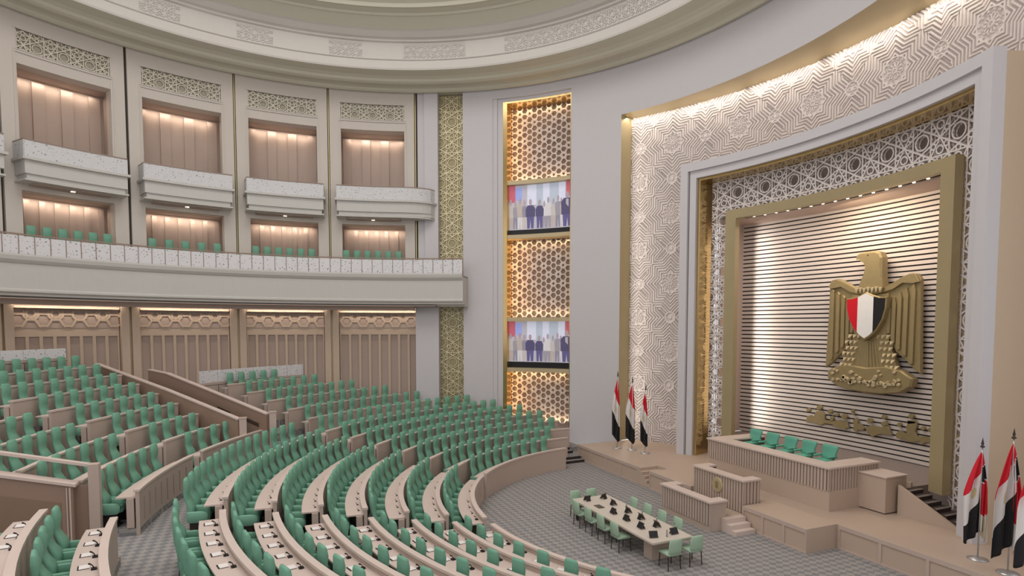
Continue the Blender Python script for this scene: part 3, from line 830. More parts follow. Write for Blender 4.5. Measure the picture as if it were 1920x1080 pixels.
def lattice_mesh(mb, segs, wd, d, fn, mi=0):
    h = wd / 2
    for x0, y0, x1, y1 in segs:
        L = hypot(x1 - x0, y1 - y0)
        if L < 1e-5: continue
        nx, ny = -(y1 - y0) / L * h, (x1 - x0) / L * h
        vs = [fn(x0 + nx, y0 + ny, 0), fn(x0 - nx, y0 - ny, 0), fn(x1 - nx, y1 - ny, 0), fn(x1 + nx, y1 + ny, 0),
              fn(x0 + nx, y0 + ny, d), fn(x0 - nx, y0 - ny, d), fn(x1 - nx, y1 - ny, d), fn(x1 + nx, y1 + ny, d)]
        mb.add(vs, [(0, 1, 2, 3), (7, 6, 5, 4), (4, 5, 1, 0), (6, 7, 3, 2)], mi)
def on_cyl(c, r, amid):
    """u = metres along the arc to the viewer's right, v = z, d = depth away from the centre"""
    return lambda u, v, d: (c[0] + (r + d) * cos(rad(amid) - u / r), c[1] + (r + d) * sin(rad(amid) - u / r), v)
LR = 18.5
t = thing('lattice_screen', 'white geometric lattice screen framing the slatted stage niche', 'screen')
fnl = on_cyl(FC, LR, 90)
uo = LR * math.asin(5.93 / LR); ui = LR * math.asin(4.84 / LR)
for nm, (u0, u1, v0, v1) in {'side_lattice': (-uo, -ui, 1.1, 13.62), 'side_lattice_r': (ui, uo, 1.1, 13.62), 'top_lattice': (-ui, ui, 12.08, 13.62)}.items():
    b = MB(); lattice_mesh(b, lattice_segments(u0, u1, v0, v1, 1.36), .052, .16, fnl)
    # edge bars
    o = b.build('side_lattice' if 'side' in nm else 'top_lattice', LATT, t)
b = MB(); b.arc(FC, 19.25, 19.35, 11.95, 13.8, 66, 114, 1.5); o = fix(b.build('backing_panel', LATTBACK, t))
t = thing('niche_surround', 'broad satin gold frame around the opening to the slatted eagle wall', 'frame')
b = MB(); front_ring(b, 18.1, 18.4, 4.92, 4.42, 12.12, 11.72, 1.57); fix(b.build('face', GOLD, t))
b = MB(); front_ring(b, 18.4, 18.9, 4.92, 4.8, 12.12, 12.0, 1.57); fix(b.build('edge_return', GOLDL, t))
# niche: side walls, ceiling, slats
SC = (0, -20.0); SR = 28.1
nw = MB()
nw.box(-6.82, -6.7, 5.9, 7.6, 1.57, 11.95); nw.box(6.7, 6.82, 5.9, 7.6, 1.57, 11.95)
nw.box(-6.82, 6.82, 5.65, 8.4, 11.9, 12.02)
struct('wall_niche', nw, mat('niche_plaster', (.52, .40, .34), .6, noise=.02)).name = 'wall_niche'
b = MB(); b.arc(FC, 18.75, 18.85, 11.78, 11.9, 76, 104, 1.5)
o = b.build('lighting_track', BLACK); fix(o); tag(o, 'black lighting track with small lamps under the top of the gold frame', 'light track')
lm = MB()
for i in range(16):
    x_, y_, z_ = cyl(FC, 18.7)(77.5 + 25 * i / 15, 11.8)
    lm.box(x_ - .035, x_ + .035, y_ - .035, y_ + .035, z_ - .03, z_)
fix(lm.build('small_lamps', LAMP, o))
t = thing('slatted_wall', 'curved wall of white horizontal slats behind the gold eagle', 'wall')
sa0 = 90 - deg(math.asin(6.7 / SR)); sa1 = 180 - sa0
b = MB(); b.arc(SC, SR + .05, SR + .1, 1.57, 11.9, sa0, sa1, 1.5); fix(b.build('dark_backing', SLATGAP, t))
b = MB(); z = 1.60
while z < 11.8:
    b.arc(SC, SR, SR + .05, z, z + .135, sa0, sa1, 1.5); z += .196
fix(b.build('slats', SLATWHITE, t))

# ------------------------------------------------------------------ the eagle emblem
EY = 7.78
ef = lambda u, v, d: (u, EY - d, v)
eg = thing('eagle_emblem', 'large gold heraldic eagle with a red white and black shield on the slatted wall', 'emblem', (0, 0, 0))
def mir(p): return [(-x, z) for x, z in reversed(p)]
CXE = .06
def sh(p): return [(x + CXE, z) for x, z in p]
wing = [(-.35, 8.35), (-.8, 8.52), (-1.3, 8.8), (-1.6, 8.9), (-1.82, 8.85), (-1.95, 8.65), (-1.98, 7.6), (-2.02, 6.4), (-2.06, 5.08), (-1.75, 5.3), (-1.45, 5.6), (-1.1, 5.86), (-.85, 6.3), (-.62, 7.0), (-.4, 7.8)]
for s_, nm in ((1, 'wing'), (-1, 'wing')):
    b = MB(); pw = sh(wing if s_ > 0 else mir(wing)); b.prism(pw, 0, .16, ef, bevel=.04); w_ = b.build(nm, GOLDD, eg); fix(w_)
    f = MB()   # primary feathers: long raised ribs
    for i, (xa, zt_, zb_) in enumerate(((-1.72, 8.5, 5.45), (-1.45, 8.35, 5.75), (-1.2, 8.2, 5.98), (-.98, 8.0, 6.25), (-.78, 7.8, 6.6))):
        q = [(xa - .085, zb_), (xa - .1, zt_ - .25), (xa - .04, zt_), (xa + .06, zt_ - .1), (xa + .075, zb_ + .12), (xa + .02, zb_ - .02)]
        f.prism(sh(q if s_ > 0 else mir(q)), .15, .25, ef, bevel=.03)
    q = [(-1.96, 8.55), (-1.8, 8.84), (-1.6, 8.88), (-1.3, 8.78), (-.8, 8.5), (-.4, 8.33), (-.45, 8.2), (-.9, 8.3), (-1.35, 8.55), (-1.75, 8.5)]
    f.prism(sh(q if s_ > 0 else mir(q)), .15, .27, ef, bevel=.03)
    fix(f.build('feathers', GOLDD, w_))
b = MB()
hd = [(-.42, 8.25), (-.36, 8.55), (-.2, 8.9), (-.16, 9.3), (-.22, 9.5), (-.36, 9.55), (-.42, 9.66), (-.56, 9.62), (-.54, 9.78), (-.38, 9.86), (-.05, 9.88), (.3, 9.87), (.47, 9.8), (.57, 9.6), (.58, 9.2), (.6, 8.8), (.68, 8.4), (.5, 8.2), (0, 8.05)]
b.prism(hd, 0, .38, ef, bevel=.07); h_ = b.build('head', GOLDD, eg); fix(h_)
b = MB(); b.prism([(.0 + .03 * cos(i * pi / 4), 9.72 + .03 * sin(i * pi / 4)) for i in range(8)], .37, .395, ef); fix(b.build('eye', DARKGAP, h_))
b = MB()
for i in range(7):
    x = -.5 + i * .17
    b.prism([(x, 8.42 + .03 * (i % 2)), (x + .09, 8.2), (x + .18, 8.42 + .03 * (i % 2))], .37, .45, ef, bevel=.02)
fix(b.build('neck_feathers', GOLDL, h_))
b = MB()
body = [(-.75, 8.2), (.85, 8.2), (.8, 7.0), (.78, 6.5), (1.0, 6.0), (1.28, 5.2), (.9, 5.0), (-.75, 5.0), (-1.08, 5.25), (-.9, 5.9), (-.65, 6.5), (-.7, 7.0)]
b.prism(body, 0, .24, ef, bevel=.05); bd = b.build('body', GOLDD, eg); fix(bd)
for s_ in (-1, 1):
    b = MB()   # scaly leg feathers: rows of little pyramids
    for r_ in range(6):
        z = 6.42 - r_ * .24
        for c_ in range(3):
            x = CXE + s_ * (.42 + .055 * r_ + c_ * .2 + (.1 if r_ % 2 else 0))
            n0 = len(b.v); hh = .13
            b.v += [ef(x - .1, z + hh, .23), ef(x + .1, z + hh, .23), ef(x, z - hh, .23), ef(x, z - hh * .2, .36)]
            b.f += [(n0, n0 + 1, n0 + 3), (n0 + 1, n0 + 2, n0 + 3), (n0 + 2, n0, n0 + 3)]; b.mi += [0] * 3
    fix(b.build('leg_feathers', GOLDL, bd))
b = MB()
for i in range(7):
    x = CXE + (i - 3) * .085; xb = CXE + (i - 3) * .15
    b.prism([(x - .035, 6.3), (x + .035, 6.3), (xb + .07, 5.1), (xb - .07, 5.1)], .2, .30 - abs(i - 3) * .015, ef, bevel=.015)
fix(b.build('tail', GOLDD, bd))
def shield(k, cz=7.42):
    p = [(0, 8.26), (.3, 8.12), (.6, 8.03), (.88, 8.02), (.86, 7.6), (.74, 7.15), (.5, 6.74), (.25, 6.48), (0, 6.32)]
    p = p + [(-x, z) for x, z in reversed(p[1:-1])]
    return [(x * k + CXE, cz + (z - cz) * k) for x, z in p]
b = MB(); b.prism(shield(1.0), .2, .5, ef, bevel=.03); sd = b.build('shield', GOLDD, eg); fix(sd)
def clip(poly, xa, xb):
    def cl(pl, f, g):
        out = []
        for i in range(len(pl)):
            p, q = pl[i], pl[(i + 1) % len(pl)]
            if f(p): out.append(p)
            if f(p) != f(q):
                t_ = (g - p[0]) / (q[0] - p[0]); out.append((g, p[1] + t_ * (q[1] - p[1])))
        return out
    poly = cl(poly, lambda p: p[0] >= xa, xa); return cl(poly, lambda p: p[0] <= xb, xb)
si = shield(.93)
for xa, xb, mm_, nm in ((-2, -.27, REDM, 'red_field'), (-.27, .41, WHITEM, 'white_field'), (.41, 2, BLACK, 'black_field')):
    b = MB(); b.prism(clip(si, xa, xb), .48, .525, ef); fix(b.build(nm, mm_, sd))
b = MB()
sc = [(-1.75, 4.95), (-1.4, 5.15), (-.9, 5.28), (0, 5.22), (.9, 5.3), (1.5, 5.18), (1.95, 4.9), (1.9, 4.6), (1.5, 4.33), (.8, 4.2), (0, 4.17), (-.8, 4.25), (-1.4, 4.4), (-1.75, 4.65)]
b.prism(sc, 0, .36, ef, bevel=.07); sp_ = b.build('scroll', GOLDD, eg); fix(sp_)
b = MB(); random.seed(3)
for i in range(46):
    u = random.uniform(-1.5, 1.65); v = random.uniform(4.5, 5.12); s_ = random.uniform(.05, .12)
    if i < 15: v = 4.62 + .02 * math.sin(i) + .0; u = -1.4 + i * .205; s_ = .09
    an = random.uniform(0, 3)
    b.prism([(u + s_ * cos(an + k * 2 * pi / 5), v + s_ * .8 * sin(an + k * 2 * pi / 5)) for k in range(5)], .34, .44, ef, bevel=.015)
fix(b.build('script_relief', GOLDL, sp_))

# gold calligraphy traced as clusters of strokes and dots
def cpx(x, y):    # crop pixel (1500,740 zoom 6.857) -> wall plane at y = EY+.1
    px, py = 1500 + x / 6.857, 740 + y / 6.857
    d = CF + CR * ((px - X0) / FPX) - CU * ((py - Y0) / FPX)
    t_ = (EY + .15 - CP.y) / d.y; q = CP + d * t_; return (q.x, q.z)
STROKES = [
    [(85, 350), (100, 275), (150, 262), (185, 290), (215, 210), (300, 215), (330, 250), (330, 320), (420, 350), (470, 330), (530, 325), (620, 350), (635, 420), (590, 445), (500, 430), (430, 385), (330, 370), (270, 395), (220, 370), (150, 350)],
    [(395, 280), (425, 270), (445, 300), (430, 345), (400, 340)], [(690, 330), (735, 295), (760, 320), (755, 370), (800, 385), (850, 430), (820, 455), (760, 450), (735, 480), (695, 460), (700, 410)],
    [(865, 410), (930, 395), (1000, 405), (1060, 425), (1090, 400), (1150, 400), (1185, 520), (1050, 500), (940, 540), (880, 500), (860, 460)],
    [(1060, 350), (1120, 335), (1135, 390), (1080, 410), (1050, 385)], [(1240, 500), (1290, 460), (1340, 480), (1380, 510), (1375, 420), (1400, 330), (1500, 340), (1515, 400), (1490, 470), (1520, 540), (1600, 530), (1690, 560), (1690, 610), (1620, 615), (1590, 645), (1560, 600), (1430, 610), (1350, 570), (1250, 560)],
    [(1385, 330), (1500, 330), (1500, 370), (1390, 375)]]
DOTS = [(120, 195, 30), (257, 165, 38), (395, 215, 36), (485, 255, 28), (580, 278, 42), (685, 210, 24), (690, 245, 20), (905, 335, 42), (1090, 285, 36), (1285, 385, 34), (1440, 275, 40), (1590, 430, 34), (1680, 450, 32)]
cg = thing('calligraphy_band', 'dark gold Arabic calligraphy strip on the slatted wall below the eagle', 'inscription')
for pl_ in STROKES:
    b = MB(); b.prism([cpx(*q) for q in pl_], 0, .09, lambda u, v, d: (u, EY + .17 - d, v), bevel=.02); fix(b.build('stroke', GOLDD, cg))
for x, y, r_ in DOTS:
    b = MB(); b.prism([cpx(x + r_ * cos(k * pi / 3), y + r_ * .9 * sin(k * pi / 3)) for k in range(6)], 0, .09, lambda u, v, d: (u, EY + .17 - d, v), bevel=.02); fix(b.build('dot', GOLDD, cg))

# stage niche lights
area('niche_spot', (.0, 6.4, 11.6), (.3, 8.0, 9.6), 2.2, .3, 85, (1, .80, .55))
area('niche_wash', (0, 5.75, 11.7), (0, 8.2, 4.5), 9.0, .3, 105, (1, .87, .74))
area('niche_side_strip', (-5.95, 6.75, 6.7), (-5.15, 7.6, 6.7), .08, 9.6, 80, (1, .93, .84), spread=120)
area('niche_fill', (0, 6.0, 11.5), (0, 6.4, 1.6), 8.0, .5, 60, (1, .88, .80))  # added fill light to lift the dark dais floor

# coves of the relief
for i in range(6):
    a = 116.5 - i * 11.0
    x, y = ring_pts(a, R0 + .25, HC); dx, dy = x - FC[0], y - FC[1]; L = hypot(dx, dy); ux, uy = dx / L, dy / L
    gap = 19.0 - L
    rr_ = max(L + .12, 18.95)
    area('cove_light', (FC[0] + ux * rr_, FC[1] + uy * rr_, ZO - .1), (FC[0] + ux * 19.45, FC[1] + uy * 19.45, ZO - 1.6), 3.4, .08, 36, (1, .90, .76), up=(ux, uy, 0))
area('cove_light_side', (pL0[0] + .22, pL0[1] + .25, 9.3), (pL0[0] + 1.1, pL0[1] + .95, 9.3), .06, 16.5, 90, (1, .90, .76))

# ------------------------------------------------------------------ left wall: screen column, pilasters, gold strip
wl = MB()
wl.arc(HC, R0 - .0, R0 + .9, 0, 20.4, 142.9, 148.5, 1.5)       # broad white pilaster
wl.arc(HC, R0 + .55, R0 + .9, 0, 20.4, 148.5, 153.1, 1.5)      # behind the gold strip
wl.arc(HC, R0 - .05, R0 + .9, 9.7, 20.4, 153.1, 155.6, 1.5)
wl.arc(HC, R0 + .1, R0 + .9, 9.7, 20.4, 155.6, 156.9, 1.5)
wl.arc(HC, R0 - .1, R0 + .9, 0, 8.2, 153.1, 157.4, 1.5)        # lower pilaster
wl.arc(HC, R0 + .0, R0 + .9, 19.85, 20.4, 128.2, 142.9, 1.5)    # lintel
wl.arc(HC, R0 + .05, R0 + .9, 0, 19.85, 142.1, 142.9, 1); wl.arc(HC, R0 + .13, R0 + .9, 0, 19.72, 141.1, 142.1, 1)
wl.arc(HC, R0 + .13, R0 + .9, 19.68, 19.85, 128.2, 142.1, 1.5)
wl.arc(HC, R0 + 1.4, R0 + 1.5, 0, 20, 126.5, 143, 1.5)
wl.arc(HC, R0 + .35, R0 + 1.35, 0, 20, 126.8, 128.2, 1.5)
struct('wall_left', wl, PLASTER)
b = MB(); b.arc(HC, R0 + .14, R0 + 1.3, 0, 19.68, 140.35, 141.1, 1); b.arc(HC, R0 + .05, R0 + 1.3, 0, 19.68, 128.15, 128.4, 1); b.arc(HC, R0 + .14, R0 + 1.3, 19.58, 19.68, 128.2, 141, 1.5)
t = thing('screen_column', 'tall gold-lined recess holding two video screens between lit lattice panels', 'wall recess'); fix(b.build('gold_jamb', POLISHED, t))
b = MB()
for z0 in (15.0, 11.92, 7.15, 4.22): b.arc(HC, R0 + .2, R0 + 1.0, z0, z0 + .22, 128.4, 140.75, 1.5)
fix(b.build('shelf', GOLDL, t))
b = MB(); b.arc(HC, R0 + 1.3, R0 + 1.35, .9, 19.6, 128.3, 140.9, 1.5); fix(b.build('backing', mat('recess_backing', (.34, .26, .22), .7), t))
lr = R0 + 1.05
fnc = on_cyl(HC, lr, 134.45)
half = rad(5.85) * lr
for z0, z1, lb in ((15.22, 19.55, 'top lit white lattice panel of the screen column'), (7.37, 11.92, 'middle lit white lattice panel of the screen column'), (1.2, 4.22, 'bottom lit white lattice panel behind the far seats')):
    b = MB(); lattice_mesh(b, lattice_segments(-half, half, z0, z1, .60, 2), .045, .1, fnc)
    o = b.build('lattice_screen', LATT); tag(o, lb, 'lattice')
# video screens
def screen(z0, z1, label):
    toned = {}
    t = thing('video_screen', label, 'screen')
    r = R0 + .55
    q = on_cyl(HC, r, 134.3); hw = rad(6.1) * r
    b = MB(); b.arc(HC, r + .02, r + .12, z0 - .0, z1, 128.35, 140.4, 1.5); fix(b.build('housing', BLACK, t))
    def em(name, col, e):
        nm = 'screen_' + name
        M = bpy.data.materials.get(nm)
        if M: return M
        M = mat(nm, col, .4, noise=.12, nscale=3, emit=e); return M
    def sheet(name, x0, x1, y0, y1, M, dd, poly=None):
        mb = MB(); H = z1 - z0 - .36; zb = z0 + .36
        pts = poly or [(x0, y0), (x1, y0), (x1, y1), (x0, y1)]
        if poly is None:
            n_ = 8
            for i in range(n_):
                xa, xb = x0 + (x1 - x0) * i / n_, x0 + (x1 - x0) * (i + 1) / n_
                mb.add([q(-hw + 2 * hw * xx, zb + H * yy, -dd) for xx, yy in ((xa, y0), (xb, y0), (xb, y1), (xa, y1))], [(0, 1, 2, 3)])
        else: mb.add([q(-hw + 2 * hw * xx, zb + H * yy, -dd) for xx, yy in pts], [tuple(range(len(pts)))])
        return mb.build(name, M, t)
    sheet('picture', 0, 1, 0, 1, em('haze', (.40, .38, .43), .5), .0)
    sheet('picture_sky', .28, .86, .55, 1, em('sky', (.52, .53, .64), .6), .004)
    sheet('picture_building', .42, .52, .5, 1, em('tower', (.36, .40, .47), .6), .006); sheet('picture_building', .62, .76, .5, 1, em('tower', (.36, .40, .47), .6), .006)
    sheet('picture_banner', 0, .10, .62, 1, em('banner', (.42, .10, .13), .6), .006); sheet('picture_banner', .87, 1, .68, 1, em('banner', (.42, .10, .13), .6), .006)
    sheet('picture_banner', .10, .2, .66, .95, em('blue', (.25, .3, .6), .6), .006)
    def fig(cx, h, wd, m1, m2, m3, dd):
        sheet('picture_figure', 0, 0, 0, 0, m1, dd, [(cx - wd * .5, .28), (cx - wd * .52, h - .22), (cx - wd * .3, h - .14), (cx + wd * .3, h - .14), (cx + wd * .52, h - .22), (cx + wd * .5, .28)])
        sheet('picture_figure', 0, 0, 0, 0, m2, dd, [(cx - wd * .34, .02), (cx - wd * .4, .3), (cx + wd * .4, .3), (cx + wd * .34, .02), (cx + wd * .08, .02), (cx, .22), (cx - wd * .08, .02)])
        sheet('picture_figure', 0, 0, 0, 0, m3, dd, [(cx + wd * .17 * cos(k * pi / 4), h - .07 + .075 * sin(k * pi / 4)) for k in range(8)])
    nav, nv2, skin, pale = em('navy', (.07, .06, .13), .6), em('trouser', (.09, .08, .2), .6), em('skin', (.34, .27, .30), .5), em('pale', (.40, .36, .38), .5)
    tones = [em('coat_%s' % n_, c_, .5) for n_, c_ in (('cream', (.44, .40, .38)), ('grey', (.27, .25, .29)), ('sand', (.40, .34, .31)), ('slate', (.22, .21, .27)), ('white', (.52, .50, .52)))]
    for q_, (cx, h, wd) in enumerate(((.03, .70, .11), (.10, .66, .10), (.17, .72, .11), (.24, .67, .10), (.60, .70, .11), (.68, .66, .10), (.75, .72, .11), (.80, .66, .09), (.46, .64, .10), (.54, .62, .09))): fig(cx, h, wd, tones[q_ % 5], tones[(q_ + 2) % 5], skin, .008)
    for cx, h, wd in ((.33, .68, .14), (.47, .66, .12), (.89, .78, .18)): fig(cx, h, wd, nav, nv2, skin, .012)
    sheet('picture_figure', 0, 0, 0, 0, pale, .015, [(.87, .35), (.87, .62), (.91, .62), (.91, .35)])
    return t
screen(12.1, 15.0, 'upper video screen showing suited men walking in front of banners')
screen(4.42, 7.15, 'lower video screen showing suited men walking in front of banners')
OR = (1.0, .52, .16)
pj = ring_pts(140.3, R0 + .45, HC); pc_ = ring_pts(134.5, R0 + .95, HC); pR = ring_pts(128.9, R0 + .5, HC)
for z0, z1 in ((15.22, 19.55), (7.37, 11.92), (1.2, 4.22)):
    zc = (z0 + z1) / 2; hgt = z1 - z0
    area('jamb_light', (pj[0], pj[1], zc), (pc_[0] - .9, pc_[1] - 1.0, zc), .08, hgt, 34 * hgt / 4, OR)
    pm = ring_pts(134.5, R0 + .85, HC)
    pt = ring_pts(134.5, R0 + 1.15, HC); tn = Vector((pt[0] - HC[0], pt[1] - HC[1], 0)).normalized()
    for zz, tz in ((z1 - .08, zc), (z0 + .06, zc)):
        area('lattice_light', (pm[0], pm[1], zz), (pt[0], pt[1], tz), 3.4, .08, 16, (1, .70, .38), up=tuple(tn))
# gold lattice strip
t = thing('gold_trellis_strip', 'tall narrow gold trellis strip between the white pilasters', 'wall ornament')
b = MB(); b.arc(HC, R0 + .48, R0 + .56, 0.5, 20.38, 148.5, 153.1, 1.5); fix(b.build('backing', OLIVE, t))
f2 = on_cyl(HC, R0 + .40, 150.8); hw = rad(2.28) * (R0 + .4)
b = MB(); lattice_mesh(b, lattice_segments(-hw, hw, 1.0, 20.35, 1.36, True), .035, .08, f2); b.build('trellis', GOLDT, t)

# ------------------------------------------------------------------ gallery bays
SEPS = [157.25, 172.6, 187.8, 203.2, 218.5, 233.8]
bayn = ['rightmost', 'second from the right', 'third from the right', 'fourth from the right', 'leftmost']
wb = MB(); gaps = MB(); ggold = MB()
def bay_wall(a0, a1):
    o0, o1 = a0 + 2.0, a1 - 2.1      # opening
    g = .19
    A0, A1 = a0 + g, a1 - g
    T = R0 + .75
    # piers
    wb.arc(HC, R0, T, 9.7, 20.42, A0, o0, 1.5); wb.arc(HC, R0, T, 9.7, 20.42, o1, A1, 1.5)
    # above: frieze band with recess for the ornament
    wb.arc(HC, R0, T, 19.68, 20.42, o0, o1, 1.5); wb.arc(HC, R0 + .02, T, 18.2, 18.78, o0, o1, 1.5); wb.arc(HC, R0 + .14, T, 18.78, 19.68, o0, o1, 1.5)
    # between the floors
    wb.arc(HC, R0, T, 12.78, 14.0, o0, o1, 1.5)
    # thin groove frames around the openings
    wb.arc(HC, R0 - .035, R0, 18.66, 18.74, o0 - .4, o1 + .4, 1.5)
    wb.arc(HC, R0 - .03, R0, 14, 18.7, o0 - .42, o0 - .25, 1); wb.arc(HC, R0 - .03, R0, 14, 18.7, o1 + .25, o1 + .42, 1)
    return o0, o1
for i in range(5):
    a0, a1 = SEPS[i], SEPS[i + 1]
    o0, o1 = bay_wall(a0, a1)
    # ornament strip
    o_ = thing('ornament_panel', 'carved cream strapwork strip above the %s gallery opening' % bayn[i], 'ornament', group='strapwork strips above the gallery openings')
    fo = on_cyl(HC, R0 + .05, (o0 + o1) / 2); hw = rad((o1 - o0) / 2 + .25) * R0
    b = MB(); lattice_mesh(b, lattice_segments(-hw + .02, hw - .02, 18.79, 19.66, 1.0, True), .042, .09, fo); b.build('strapwork', mat('strapwork_cream', (.60, .56, .46), .5, .1) if i == 0 else bpy.data.materials['strapwork_cream'], o_)
    b = MB(); b.arc(HC, R0 + .125, R0 + .14, 18.78, 19.67, o0 - .3, o1 + .3, 1.5); fix(b.build('backing', STRAPB, o_))
    b = MB(); b.arc(HC, R0 - .03, R0 + .0, 19.66, 19.71, o0 - .3, o1 + .3, 1.5); b.arc(HC, R0 - .03, R0 + .0, 18.76, 18.80, o0 - .3, o1 + .3, 1.5)
    fix(b.build('border', PLASTER_W, o_))
    # back walls of wood with battens (two floors)
    for (z0, z1, nm, nb_) in ((13.98, 18.2, 'upper', 3), (9.75, 12.78, 'lower', 6)):
        tw = thing('wood_back_wall', 'panelled wood back wall inside the %s opening of the %s gallery bay' % (nm, bayn[i]), 'wall panelling', group='wood back walls of the gallery bays')
        rb = R0 + 1.75
        b = MB(); b.arc(HC, rb, rb + .05, z0, z1, o0 - .6, o1 + .6, 1.5); b.arc(HC, R0 + .75, rb, z0, z1, o0 - .7, o0 - .3, 2); b.arc(HC, R0 + .75, rb, z0, z1, o1 + .3, o1 + .7, 2)
        fix(b.build('panel', WOOD, tw))
        b = MB(); n = nb_ * 2 + 1; da = (o1 - o0) / n
        for k in range(n):
            if k % 2 == 0: b.arc(HC, rb - .10, rb, z0, z1 - .1, o0 + k * da + .12, o0 + (k + 1) * da - .12, 2)
        fix(b.build('raised_boards', WOOD, tw))
        b = MB(); b.arc(HC, R0 + .7, rb + .1, z1 - .001, z1 + .1, o0 - .7, o1 + .7, 1.5); fix(b.build('soffit', WOOD, tw))
        if i < 5:
            am = (o0 + o1) / 2
            for dn in (-3, 0, 3):
                px_, py_ = ring_pts(am + dn, rb - .32, HC); tx, ty = ring_pts(am + dn, rb, HC)
                ur = Vector((px_ - HC[0], py_ - HC[1], 0)).normalized()
                area('bay_light', (px_, py_, z1 - .08), (tx, ty, z1 - 1.4), 1.1, .06, 9 if nm == 'upper' else 10, (1, .84, .68), up=tuple(ur))
    # balcony of the upper floor
    tb_ = thing('balcony', 'small white balcony with pierced parapet at the %s gallery bay' % bayn[i], 'balcony', group='small balconies of the upper gallery')
    e0, e1 = a0 + (1.0 if i else -2.9), a1 - 1.35
    rB = 17.3
    b = MB()
    if i:
        b.arc(HC, rB - .12, R0, 13.92, 14.03, e0 - .35, e1 + .35, 1.5)
        b.arc(HC, rB + .02, R0, 13.35, 13.92, e0, e1, 1.5); b.arc(HC, rB + .12, R0, 13.15, 13.35, e0 + .3, e1 - .3, 1.5); b.arc(HC, rB - .02, R0, 13.05, 13.12, e0 - .1, e1 + .1, 1.5)
        fix(b.build('slab', BALC, tb_))
        b = MB(); b.arc(HC, rB, rB + .03, 14.04, 14.74, e0, e1, 1.5)
        for e in (e0, e1): b.arc(HC, rB + .03, R0, 14.04, 14.74, e - .08, e + .08, 1)
        fix(b.build('pierced_parapet', PIERCED_S, tb_))
        b = MB(); b.arc(HC, rB - .02, rB + .05, 14.74, 14.79, e0, e1, 1.5)
        for e in (e0, e1): b.arc(HC, rB + .03, R0, 14.74, 14.79, e - .1, e + .1, 1)
        fix(b.build('handrail', RAIL, tb_))
    else:      # its right end sweeps back to the wall
        def sweep(rin, z0, z1, mb, thick=None, ea=153.6, eb=e1):
            n = 26; vs = []
            for k in range(n + 1):
                a = eb + (ea - eb) * k / n
                f = max(0, (160.5 - a) / (160.5 - ea)); rx = rin + (R0 + .02 - rin) * (1 - sqrt(max(0, 1 - f * f)))
                ro = R0 + .05 if thick is None else rx + thick
                ca, sa_ = cos(rad(a)), sin(rad(a))
                for r_, z_ in ((rx, z0), (ro, z0), (ro, z1), (rx, z1)): vs.append((HC[0] + r_ * ca, HC[1] + r_ * sa_, z_))
            fs = []
            for k in range(n):
                for q in range(4): fs.append((4 * k + q, 4 * k + 4 + q, 4 * k + 4 + (q + 1) % 4, 4 * k + (q + 1) % 4))
            fs += [(0, 1, 2, 3), (4 * n + 3, 4 * n + 2, 4 * n + 1, 4 * n)]
            mb.add(vs, fs)
        sweep(rB - .12, 13.92, 14.03, b, ea=153.2, eb=e1 + .35); sweep(rB + .02, 13.35, 13.92, b); sweep(rB + .12, 13.15, 13.35, b, eb=e1 - .3); sweep(rB - .02, 13.05, 13.12, b, eb=e1 + .1)
        fix(b.build('slab', BALC, tb_))
        b = MB(); sweep(rB, 14.04, 14.74, b, .03); b.arc(HC, rB + .03, R0, 14.04, 14.74, e1 - .08, e1 + .08, 1); fix(b.build('pierced_parapet', PIERCED_S, tb_))
        b = MB(); sweep(rB - .02, 14.74, 14.79, b, .06); b.arc(HC, rB + .03, R0, 14.74, 14.79, e1 - .1, e1 + .1, 1); fix(b.build('handrail', RAIL, tb_))
    b = MB(); am = (o0 + o1) / 2; b.arc(HC, rB + .3, R0 + .7, 12.98, 13.05, o0 + .8, o1 - .8, 1.5); fix(b.build('soffit_panel', WOOD, tb_))
    b = MB(); b.arc(HC, rB + .55, rB + .65, 12.96, 12.985, am - .25, am + .25, 1); fix(b.build('downlight', LAMP, tb_))
for a in SEPS:
    gaps.arc(HC, R0 + .15, R0 + .25, 9.7, 20.4, a - .3, a + .3, 1)
    if a < 190: ggold.arc(HC, R0 + .05, R0 + .12, 9.7, 20.38, a - .07, a + .05, 1)
struct('wall_left_bays', wb, PLASTER_W).name = 'wall_left'
o = struct('trim_1', gaps, GAPD)
o = struct('trim_2', ggold, GOLDGLOW)

# ------------------------------------------------------------------ main gallery
t = thing('gallery_balcony', 'long curved white gallery balcony with moulded cornice above the rear seats', 'balcony')
rg = 17.02
b = MB()
prof = [(18.9, 9.72), (rg + .02, 9.72), (rg - .14, 9.86), (rg - .16, 9.78), (rg - .12, 9.62), (rg - .02, 9.5), (rg + .04, 9.46), (rg + .06, 8.42), (rg + .0, 8.36), (rg + .0, 8.28), (rg + .12, 8.2), (rg + .14, 8.12), (rg + .5, 8.12), (rg + .55, 8.0), (19.6, 8.0)]
b.revolve(HC, prof, 147.6, 236, 1.5)
# right hand end cap
ev = [ring_pts(147.6, r_, HC) + (z_,) for r_, z_ in prof] + [ring_pts(147.6, 18.9, HC) + (9.72,)]
b.add(ev, [tuple(range(len(ev)))])
b.arc(HC, rg, 20.2, 9.66, 9.75, 147.6, 236, 1.5)
o = b.build('slab', BALC, t)
b = MB(); b.arc(HC, rg + .03, 19.6, 8.0, 8.04, 153, 236, 2); b.arc(HC, rg + .55, rg + .9, 7.78, 8.0, 157.4, 236, 2); fix(b.build('soffit_boards', WOOD, t))
pan = MB(); PSTS = []; hr_ = MB()
n = 86; da = (236 - 147.6) / n * 1.0
n = 46; da = (236 - 147.6) / n
for i in range(n):
    a0 = 147.6 + i * da
    pan.arc(HC, rg, rg + .03, 9.84, 10.62, a0 + .05, a0 + da - .05, 1.5)
    q_ = MB(); q_.arc(HC, rg - .02, rg + .05, 9.78, 10.66, a0 - .045, a0 + .045, 1); PSTS.append(fix(q_.build('post', RAIL)))
